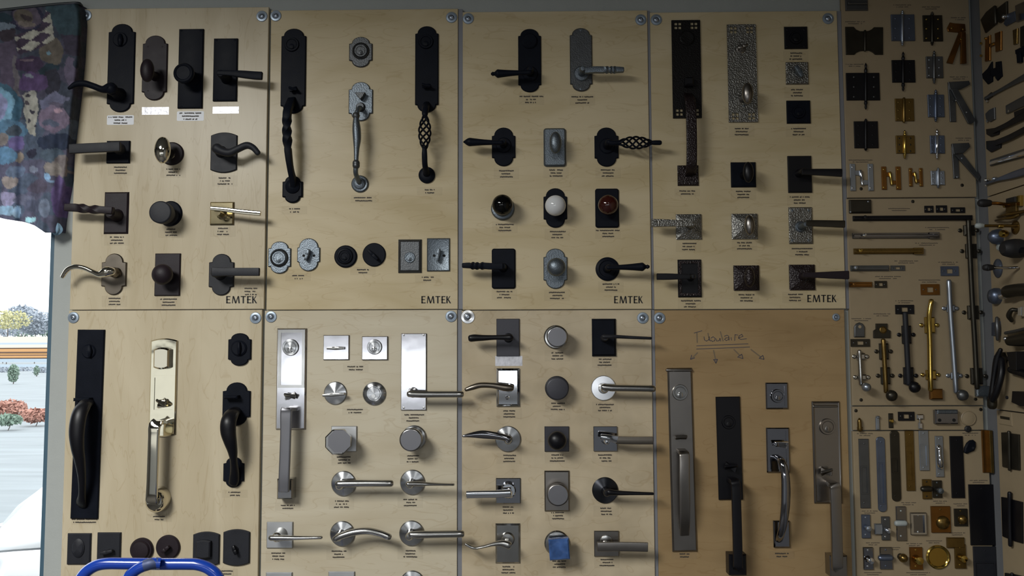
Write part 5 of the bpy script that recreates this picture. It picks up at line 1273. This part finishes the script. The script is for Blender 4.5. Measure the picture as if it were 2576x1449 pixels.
sleaf(t, 'leaf', [(2518,1250),(2536,1253),(2538,1356),(2521,1349)], 'black_soft'); sleaf(t, 'leaf', [(2542,1256),(2570,1263),(2571,1367),(2544,1359)], 'black_soft'); sproj(t, 'pin', [(2540,1241,8,5),(2540,1300,8,5),(2542,1371,8,5)], 'black_soft')
t = sthing('hinge_sample', 'dark plate cut off at the bottom right corner', 'hinge', 2560, 1460)
sleaf(t, 'leaf', [(2527,1441),(2545,1444),(2545,1490),(2527,1480)], 'black_soft'); sleaf(t, 'leaf', [(2548,1444),(2590,1454),(2590,1510),(2548,1490)], 'black_soft'); sproj(t, 'knuckle', [(2546,1444,6,4),(2546,1490,6,4)], 'black_soft')
# ------------------------------------------------------------------ the curtain valance
def fabric():
    m, n, b = nt('print_fabric')
    at = n.nodes.new('ShaderNodeAttribute'); at.attribute_name = 'print'
    tc = n.nodes.new('ShaderNodeTexCoord')
    nz = n.nodes.new('ShaderNodeTexNoise'); nz.inputs['Scale'].default_value = 60; nz.inputs['Detail'].default_value = 4
    n.links.new(tc.outputs['Object'], nz.inputs['Vector'])
    mr = n.nodes.new('ShaderNodeMapRange'); mr.inputs['From Min'].default_value = .3; mr.inputs['From Max'].default_value = .7
    mr.inputs['To Min'].default_value = .72; mr.inputs['To Max'].default_value = 1.25
    n.links.new(nz.outputs['Fac'], mr.inputs['Value'])
    mx = n.nodes.new('ShaderNodeMix'); mx.data_type = 'RGBA'; mx.blend_type = 'MULTIPLY'; mx.inputs[0].default_value = 1
    n.links.new(at.outputs['Color'], mx.inputs[6]); n.links.new(mr.outputs[0], mx.inputs[7])
    n.links.new(mx.outputs[2], b.inputs['Base Color'])
    b.inputs['Roughness'].default_value = .8
    tr = n.nodes.new('ShaderNodeBsdfTranslucent'); n.links.new(mx.outputs[2], tr.inputs[0])
    ms = n.nodes.new('ShaderNodeMixShader'); ms.inputs[0].default_value = .42
    n.links.new(b.outputs[0], ms.inputs[1]); n.links.new(tr.outputs[0], ms.inputs[2])
    n.links.new(ms.outputs[0], n.nodes['Material Output'].inputs[0])
fabric()
from mathutils import noise as mn
def inpoly(x, y, pp):
    c = False; j = len(pp)-1
    for i in range(len(pp)):
        if (pp[i][1] > y) != (pp[j][1] > y) and x < (pp[j][0]-pp[i][0])*(y-pp[i][1])/(pp[j][1]-pp[i][1]) + pp[i][0]: c = not c
        j = i
    return c
MOTIF = [('p', [(112,14),(200,8),(208,60),(202,95),(168,92),(150,85),(128,45)], (58,84,96)), ('p', [(150,84),(200,92),(200,140),(165,135)], (66,60,80)),
         ('e', (68,48,46,38), (52,52,80)), ('e', (66,44,36,30), (98,86,104)), ('e', (58,42,26,18), (104,94,82)), ('e', (66,60,24,8), (128,116,108)), ('e', (66,44,14,6), (70,58,62)),
         ('e', (4,44,26,13), (38,62,76)), ('e', (10,68,24,12), (116,134,152)),
         ('c', [(36,88),(98,72),(116,27),(126,32),(132,64),(138,106),(92,124),(45,138)], None),
         ('e', (19,88,20,17), (62,52,64)), ('p', [(0,105),(38,100),(52,230),(0,215)], (92,80,104)), ('p', [(30,140),(42,140),(52,240),(38,230)], (112,106,112)),
         ('p', [(96,124),(140,96),(160,130),(152,158),(138,170),(120,158),(104,152)], (104,95,84)), ('e', (123,135,6,5), (110,150,170)),
         ('e', (74,162,34,24), (72,54,86)), ('e', (67,150,16,4), (120,100,112)), ('p', [(100,174),(122,158),(150,172),(140,188),(106,188)], (38,60,74)),
         ('e', (130,208,24,32), (52,52,68)), ('e', (85,205,38,24), (94,70,118)), ('e', (72,192,14,5), (120,128,140)), ('e', (178,180,16,40), (104,94,120)), ('e', (190,160,8,14), (54,66,84)),
         ('p', [(100,250),(140,230),(175,245),(150,262),(110,300)], (110,112,142)), ('e', (4,272,52,62), (62,104,128)), ('e', (0,270,36,52), (112,156,178)), ('e', (-2,266,18,36), (140,142,178)),
         ('p', [(56,236),(84,226),(96,246),(96,275),(90,312),(92,345),(76,338),(64,300)], (160,158,148)), ('e', (70,241,7,4), (66,62,74)), ('e', (68,260,9,6), (80,72,80)), ('e', (83,280,6,5), (62,60,74)), ('e', (74,300,5,4), (70,66,78)), ('e', (90,318,4,4), (60,58,72)),
         ('e', (136,298,40,34), (126,110,134)), ('e', (128,310,22,10), (90,100,124)), ('e', (148,277,14,6), (178,146,162)), ('e', (140,262,18,5), (96,90,112)),
         ('e', (140,358,48,24), (48,60,86)), ('e', (132,390,30,18), (82,100,118)), ('e', (150,418,22,30), (128,118,118)), ('e', (134,424,22,16), (140,132,126)),
         ('e', (20,328,52,26), (84,124,152)), ('e', (35,328,22,14), (72,84,98)), ('e', (4,350,20,16), (134,126,124)), ('e', (42,360,19,18), (108,96,146)), ('e', (48,397,10,13), (140,128,116)),
         ('e', (14,392,30,22), (92,134,164)), ('e', (80,385,14,14), (56,56,78)), ('e', (84,426,12,10), (126,134,154)), ('e', (25,455,18,16), (140,130,126)), ('e', (40,430,24,14), (96,112,136)),
         ('e', (121,445,9,9), (130,166,196)), ('e', (128,455,10,4), (120,150,180)), ('e', (150,498,20,54), (106,88,140)), ('e', (95,470,26,18), (88,82,102)), ('e', (20,500,18,20), (140,136,164)),
         ('e', (60,505,30,14), (100,104,126)), ('e', (16,530,20,14), (130,160,180)), ('e', (44,535,10,16), (136,160,178)), ('e', (85,520,20,16), (86,92,116)), ('e', (78,552,12,8), (150,190,210)), ('e', (112,525,14,26), (112,124,146))]
def backlit_print_at(x, y):
    v = mn.noise_vector(Vector((x*.035, y*.035, 0.3))); v2 = mn.noise_vector(Vector((x*.12, y*.12, 5.3)))
    if not inpoly(x, y, MOTIF[9][1]): xx, yy = x + v.x*7 + v2.x*2.5, y + v.y*7 + v2.y*2.5
    else: xx, yy = x, y
    q = mn.noise(Vector((x*.02, y*.02, 9)))
    c = (78, 76, 98) if q > 0 else (66, 74, 92)
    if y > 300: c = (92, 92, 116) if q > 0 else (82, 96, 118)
    for kind, g, cc in MOTIF:
        if kind == 'p' and inpoly(xx, yy, g): c = cc
        elif kind == 'e' and ((xx-g[0])/g[2])**2 + ((yy-g[1])/g[3])**2 < 1: c = cc
        elif kind == 'c' and inpoly(x, y, g):
            a, b_ = (x - .55*y*0 + 1.9*(y + x*.28))/52.0, (x - 1.9*(y + x*.28))/52.0
            c = (172, 170, 156) if (math.floor(a) + math.floor(b_)) % 2 == 0 else (74, 60, 82)
    g_ = .3*c[0] + .55*c[1] + .15*c[2]
    k_ = 1.16 + .16*min(1, max(0, (y-200)/250)); c = tuple(min(255, (q*.74 + g_*.26)*k_) for q in c)  # colours lightened towards the hem, painting in daylight from the window behind
    return lin(c)
def topy(x): return 8 + max(0, (195 - x))*.105 if x < 192 else 8 + (x-192)**2*.08
def boty(x): return 541 + x*.21 + (2.0*math.sin(x*.05)) + max(0, x-125)*.25
def redge(y):
    pts = [(8,196),(25,206),(60,209),(150,205),(200,199),(290,187),(350,181),(430,171),(520,160),(585,154)]
    for (y0, x0), (y1, x1) in zip(pts, pts[1:]):
        if y <= y1: return x0 + (x1-x0)*max(0, (y-y0))/(y1-y0)
    return 154
vt = T('window_valance', 'purple and teal floral patchwork fabric valance with checked patches', 'curtain', 60, 300)
NU, NV = 150, 190
verts = []; cols = []; faces = []
for j in range(NV+1):
    v = j/NV
    for i in range(NU+1):
        u = i/NU
        xs = -150 + u*(205+150)
        y0, y1 = topy(min(xs, 192)), boty(min(xs, 160))
        y = y0 + (y1-y0)*v
        x = -150 + u*(redge(y)+150)
        amp = 2 + 9*v
        d = 34 + amp*math.sin(x*.075 + .6*math.sin(y*.01)) + 5*math.sin(x*.031 + 1.7 + y*.006) + 3*v*math.sin(x*.19+1) - 26*max(0, (u-.955)/.045)**2 + 13/(1 + math.exp(-(x - 38 - y*.09)/2.2)) - 8
        verts.append(MAIN.P(x, y, d)); cols.append(backlit_print_at(x, y))
for j in range(NV):
    for i in range(NU):
        a = j*(NU+1)+i; faces.append((a, a+NU+1, a+NU+2, a+1))
# return of the cloth to the wall on the right
nb = len(verts)
for j in range(NV+1):
    p = verts[j*(NU+1)+NU]
    for k in range(1, 4):
        verts.append(Vector((p.x + .002*k, p.y + (WALL_Y - p.y)*k/3, p.z))); c = cols[j*(NU+1)+NU]; cols.append(c)
for j in range(NV):
    for k in range(3):
        a0 = j*(NU+1)+NU if k == 0 else nb+j*3+k-1; a1 = (j+1)*(NU+1)+NU if k == 0 else nb+(j+1)*3+k-1
        faces.append((a0, a1, nb+(j+1)*3+k, nb+j*3+k))
me = bpy.data.meshes.new('cloth'); me.from_pydata([tuple(p - vt.loc) for p in verts], [], faces)
ca = me.color_attributes.new('print', 'FLOAT_COLOR', 'POINT')
ca.data.foreach_set('color', [q for c in cols for q in (*c, 1.0)])
me.materials.append(MATS['print_fabric']); me.shade_smooth()
cloth = bpy.data.objects.new('cloth', me); link(cloth, vt.o)
so = cloth.modifiers.new('thickness', 'SOLIDIFY'); so.thickness = .002
# gathered corner at the hem
gv = []; gf = []; NG = 24
for j in range(7):
    for i in range(NG):
        a = 2*math.pi*i/NG; r = (9, 13, 15.5, 16, 14, 9, 3)[j]*(1 + .13*math.sin(a*6))
        y = (562, 568, 573, 578, 583, 588, 591)[j]
        gv.append(MAIN.P(141 + r*math.cos(a), y + 1.5*math.cos(a*3), 22 + r*.7*math.sin(a)))
for j in range(6):
    for i in range(NG): gf.append((j*NG+i, j*NG+(i+1) % NG, (j+1)*NG+(i+1) % NG, (j+1)*NG+i))
gf += [tuple(range(NG)), tuple(6*NG+i for i in range(NG-1, -1, -1))]
basic('cloth_blue', lin((120, 150, 172)), .8, var=.35)
part(vt, 'gathered_corner', gv, gf, 'cloth_blue', True, 60)
basic('rod_metal', (.03, .035, .04), .4)
tube(vt, 'curtain_rod', [(-150,42,30,4),(0,26,30,4),(120,13,30,4),(190,8,28,4),(203,12,14,4),(206,18,-8,4)], 'rod_metal')

# ------------------------------------------------------------------ the blue hand truck
def at_y(px, py, y):
    r = ray(px, py); return CAM + r*((y - CAM.y)/r.y)
HY = -0.52
hb = at_y(380, 1418, HY)
ht = T('hand_truck', 'bright blue tubular hand truck with looped handle in the foreground', 'hand truck', loc=(hb.x, HY, 0))
def wtube(t, name, pts, r, mat, seg=18, sub=8):
    q = path([tuple(p) for p in pts], sub)
    v, f = sweep([(Vector(p), r, r) for p in q], Vector((0, 1, 0)), seg, hint=Vector((1, 0, 0)))
    return part(t, name, v, f, mat, True, 50)
def A(px, py, dy=0.0):
    p = at_y(px, py, HY + dy); return (p.x, p.y, p.z)
tr_ = 0.0118
aL, aR = A(190, 1500), A(572, 1500)
zt = hb.z
wtube(ht, 'outer_loop', [(aL[0]-.01, HY+.02, .12), (aL[0]-.008, HY+.02, .6), A(176,1800), A(172,1640), A(176,1550), A(183,1500), A(198,1466), A(216,1440), A(240,1424), A(268,1418), A(320,1418), A(400,1419), A(470,1419), A(500,1421), A(528,1432), A(550,1455), A(566,1500), A(574,1550), A(578,1640), A(576,1800), (aR[0]+.008, HY+.02, .6), (aR[0]+.01, HY+.02, .12)], tr_, 'blue_paint')
wtube(ht, 'inner_brace', [A(404,1417,-.018), A(385,1417,-.022), A(362,1424,-.024), A(340,1436,-.024), A(322,1455,-.022), A(313,1490,-.018), A(309,1540,-.012), A(308,1640), A(308,1800), (A(308,1800)[0], HY, .6), (A(308,1800)[0], HY+.02, .2)], tr_*.95, 'blue_paint')
wtube(ht, 'worn_joint', [A(398,1416,-.019), A(380,1418.5,-.0235), A(364,1423,-.0245)], tr_*.965, 'bare_steel')
for z in (.35, .62): wtube(ht, 'crossbar', [(aL[0]-.008, HY+.02, z), (aR[0]+.008, HY+.02, z)], .009, 'blue_paint', sub=2)
wbox(ht, 'toe_plate', (aL[0]-.02, HY-.2, .005), (aR[0]+.02, HY+.03, .012), 'blue_paint')
wbox(ht, 'toe_upright', (aL[0]-.02, HY+.024, .005), (aR[0]+.02, HY+.03, .14), 'blue_paint')
for x in (aL[0]-.03, aR[0]+.03):
    v = []; f = []; n = 24
    for (rr, dx) in ((.02, -.02), (.075, -.022), (.09, -.012), (.09, .012), (.075, .022), (.02, .02)):
        for i in range(n): a = 2*math.pi*i/n; v.append(Vector((x+dx, HY+.13+rr*math.cos(a), .095+rr*math.sin(a))))
    for k in range(5):
        for i in range(n): f.append((k*n+i, k*n+(i+1) % n, (k+1)*n+(i+1) % n, (k+1)*n+i))
    f += [tuple(range(n)), tuple(5*n+i for i in range(n))]
    part(ht, 'wheel', v, f, 'rubber')
wtube(ht, 'axle', [(aL[0]-.05, HY+.13, .095), (aR[0]+.05, HY+.13, .095)], .008, 'bare_steel', sub=2)

# ------------------------------------------------------------------ outside the window
def gmat():
    m, n, b = nt('bleached_ground')
    tc = n.nodes.new('ShaderNodeTexCoord')
    mp = n.nodes.new('ShaderNodeMapping'); mp.inputs['Scale'].default_value = (.35, 2.2, 1)
    n.links.new(tc.outputs['Object'], mp.inputs[0])
    a = n.nodes.new('ShaderNodeTexNoise'); a.inputs['Scale'].default_value = 1.3; a.inputs['Detail'].default_value = 6
    n.links.new(mp.outputs[0], a.inputs[0])
    r = n.nodes.new('ShaderNodeValToRGB'); e = r.color_ramp.elements
    e[0].position = .3; e[0].color = (.20, .225, .235, 1); e[1].position = .7; e[1].color = (.27, .305, .32, 1)
    n.links.new(a.outputs['Fac'], r.inputs[0])
    n.links.new(r.outputs[0], b.inputs['Base Color'])
    b.inputs['Roughness'].default_value = .9
gmat()
g = wbox(None, 'ground', (-190, .17, -.06), (60, 400, 0.0), 'bleached_ground'); g['kind'] = 'structure'
def OUT(px, py, y): return at_y(px, py, y)
basic('leaf_yellow', (.50, .48, .26), .8, var=.4); basic('leaf_green', (.20, .28, .22), .8, var=.4); basic('leaf_grey', (.33, .37, .42), .8, var=.3); basic('leaf_red', (.42, .22, .17), .8, var=.5)
basic('bark', (.12, .10, .09), .9); basic('plank_orange', (.55, .30, .12), .7, var=.2); basic('plank_pale', (.70, .62, .50), .7, var=.2); basic('plank_dark', (.10, .06, .05), .8); basic('rail_grey', (.40, .48, .55), .5)
basic('car_white', (.80, .81, .82), .15, 0, .6, coat=.6); basic('car_gap', (.015, .018, .02), .7); basic('car_glass', (.05, .06, .07), .05); basic('lamp_glass', (.45, .58, .65), .1)
def foliage(t, name, c, rx, ry, rz, n, size, mat):
    v = []; f = []
    for k in range(n):
        while True:
            q = Vector((random.uniform(-1, 1), random.uniform(-1, 1), random.uniform(-1, 1)))
            if q.length < 1: break
        p = Vector(c) + Vector((q.x*rx, q.y*ry, q.z*rz))
        a = Vector((random.gauss(0, 1), random.gauss(0, 1), random.gauss(0, 1))).normalized(); b = a.orthogonal().normalized()
        s = size*random.uniform(.6, 1.4); i = len(v)
        v += [p - a*s, p + b*s*.5, p + a*s, p - b*s*.5]; f.append((i, i+1, i+2, i+3))
    o = part(t, name, v, f, mat, False); o['kind'] = 'stuff'
    return o
def bush(label, px, py, y, wpx, hpx, mat, n=260, name='shrub'):
    c = OUT(px, py, y); k = (y + D)/FPX; g0 = Vector((c.x, y, 0))
    t = T(name, label, 'shrub' if name == 'shrub' else 'tree', loc=g0)
    rz = hpx*k/2
    foliage(t, 'foliage', c, wpx*k/2, wpx*k/2*.7, rz, n, max(.05, hpx*k*.07), mat)
    wtube(t, 'stem', [(c.x, y, -.02), (c.x + .05, y, max(.1, c.z*.5)), (c.x, y, max(.15, c.z))], max(.008, .0016*y/3), 'bark', 8, 3)
bush('rust-red weeds outside the window, left clump', 28, 1028, 18, 78, 44, 'leaf_red', 700); bush('rust-red weeds outside beside the window frame', 90, 1045, 16.5, 74, 34, 'leaf_red', 600)
bush('low green-grey weed below the rust-red clump', 20, 1056, 15.5, 70, 26, 'leaf_green', 420)
bush('green shrub behind the far guard rail', 34, 940, 41, 28, 46, 'leaf_green', 600); bush('faint green shrub right of the other far shrub', 92, 932, 54, 16, 26, 'leaf_green', 300)
bush('pale yellow-leaved tree at the window skyline', 20, 804, 112, 120, 50, 'leaf_yellow', 900, 'tree'); bush('grey-green tree at the skyline next to the frame', 90, 812, 116, 90, 62, 'leaf_grey', 1100, 'tree'); bush('second grey-green tree, left behind the stacked planks', 10, 828, 120, 130, 44, 'leaf_grey', 1000, 'tree')
for i_, (px, py, yy, ww, hh, mm) in enumerate(((-40, 820, 150, 120, 60, 'leaf_grey'), (55, 800, 168, 90, 66, 'leaf_grey'), (120, 826, 142, 70, 44, 'leaf_green'), (64, 832, 190, 80, 36, 'leaf_green'))):
    bush(('leafy grey tree at the far left of the window view', 'taller pale grey tree between the skyline trees', 'dark green tree half behind the window frame', 'low green tree just above the plank stack')[i_], px, py, yy, ww, hh, mm, 1100, 'tree')
for i_, (px, yy, ww) in enumerate(((8, 66, 50), (58, 70, 52), (104, 64, 44))):
    bush(('grey scrub under the plank stack, left clump', 'grey scrub under the plank stack, middle clump', 'grey scrub under the plank stack, beside the frame')[i_], px, 932, yy, ww, 30, 'leaf_grey', 700)
# long stacked planks
t = T('plank_stack', 'long stack of pale and orange planks far outside', 'plank stack', loc=(OUT(50, 905, 95).x, 95, 0))
xa, xb = OUT(-260, 870, 95).x, OUT(240, 870, 95).x
for k, (p0, p1, mm) in enumerate(((847, 862, 'plank_pale'), (862, 867, 'rail_grey'), (867, 875, 'plank_pale'), (875, 877.5, 'plank_dark'), (877.5, 885, 'plank_orange'), (885, 887.5, 'plank_dark'), (887.5, 893, 'plank_orange'), (893, 895, 'plank_dark'), (895, 900, 'plank_orange'), (900, 902.5, 'plank_dark'), (902.5, 911, 'rail_grey'))):
    za, zb = OUT(50, p1, 95).z, OUT(50, p0, 95).z
    wbox(t, 'plank', (xa, 95 - .06*(k % 3), za), (xb, 97, zb), mm)
for k in range(3):
    x = xa + (xb-xa)*(k+.18)/2.6; wbox(t, 'bearer', (x-.3, 95.2, -.02), (x+.3, 96.7, OUT(50, 911, 95).z), 'rail_grey')
t = T('guard_rail', 'pale blue guard rail crossing far outside the window', 'guard rail', loc=(OUT(50, 921, 60).x, 60, 0))
za, zb = OUT(50, 923, 60).z, OUT(50, 917, 60).z; wbox(t, 'rail', (OUT(-250, 920, 60).x, 59.9, za), (OUT(220, 920, 60).x, 60.05, zb), 'rail_grey')
for px in (-200, -60, 190): x = OUT(px, 920, 60).x; wbox(t, 'post', (x-.08, 60.05, -.02), (x+.08, 60.2, zb), 'rail_grey')
# the white car, its nose towards the window
CY = 2.05
zc = lambda py: at_y(50, py, CY).z
xc = lambda px: at_y(px, 1350, CY).x
ct = T('car', 'white car parked outside with its bonnet just below the window frame', 'car', loc=(xc(60)+.5, CY+1.6, 0))
x0, x1 = xc(-60), xc(-60) + 1.72
def lofted(t, name, rows, mat):
    n = len(rows[0]); v = [p for r_ in rows for p in r_]; f = []
    for a in range(len(rows)-1):
        for i in range(n-1): f.append((a*n+i, a*n+i+1, (a+1)*n+i+1, (a+1)*n+i))
    o = part(t, name, [Vector(p) for p in v], f, mat, True, 40); s = o.modifiers.new('thickness', 'SOLIDIFY'); s.thickness = .012
    return o
def row(y, zmid, zside, inset_):
    out = []
    for i in range(13):
        u = i/12*2-1; out.append(((x0+x1)/2 + u*((x1-x0)/2-inset_), y, zmid - (zmid-zside)*abs(u)**2.2))
    return out
zs = zc(1385)
lofted(ct, 'bonnet', [row(CY-.05, zs+.04, zs+.01, .10), row(CY+.0, zs+.15, zs+.05, .06), row(CY+.3, zc(1240)+.19, zs+.17, .03), row(CY+.75, zc(1200)+.30, zs+.24, .02), row(CY+1.15, zc(1200)+.36, zs+.28, .02)], 'car_white')
lofted(ct, 'bumper', [row(CY-.055, zs+.030, zs-.002, .10), row(CY-.075, zs-.02, zs-.03, .085), row(CY-.10, zs-.10, zs-.11, .07), row(CY-.10, zs-.28, zs-.29, .07), row(CY-.05, zs-.42, zs-.42, .1)], 'car_white')
wbox(ct, 'grille', (xc(50), CY-.115, zc(1440)-.16), (xc(50)+1.0, CY-.10, zc(1440)), 'car_gap')
for xa_, xb_ in ((x0+.09, xc(16)), (x1-.32, x1-.09)): wbox(ct, 'headlamp', (xa_, CY-.112, zc(1426)), (xb_, CY-.06, zc(1386)), 'lamp_glass')
wbox(ct, 'body_side', (x0+.02, CY+.05, .25), (x0+.06, CY+3.9, zs+.1), 'car_white'); wbox(ct, 'body_side', (x1-.06, CY+.05, .25), (x1-.02, CY+3.9, zs+.1), 'car_white')
lofted(ct, 'windscreen', [row(CY+1.15, zc(1200)+.36, zs+.28, .08), row(CY+1.75, 1.38, 1.30, .25)], 'car_glass'); lofted(ct, 'roof', [row(CY+1.75, 1.38, 1.30, .25), row(CY+2.4, 1.42, 1.34, .24), row(CY+3.2, 1.38, 1.30, .26), row(CY+3.9, .95, .85, .1), row(CY+4.1, .5, .5, .1)], 'car_white')
for x in (x0+.1, x1-.1):
    for y in (CY+.75, CY+3.2):
        v = []; f = []; n = 24
        for (rr, dx) in ((.05, -.09), (.28, -.1), (.31, -.07), (.31, .07), (.28, .1), (.05, .09)):
            for i in range(n): a = 2*math.pi*i/n; v.append(Vector((x+dx, y+rr*math.cos(a), .31+rr*math.sin(a))))
        for k in range(5):
            for i in range(n): f.append((k*n+i, k*n+(i+1) % n, (k+1)*n+(i+1) % n, (k+1)*n+i))
        f += [tuple(range(n)), tuple(5*n+i for i in range(n))]
        part(ct, 'wheel', v, f, 'rubber')
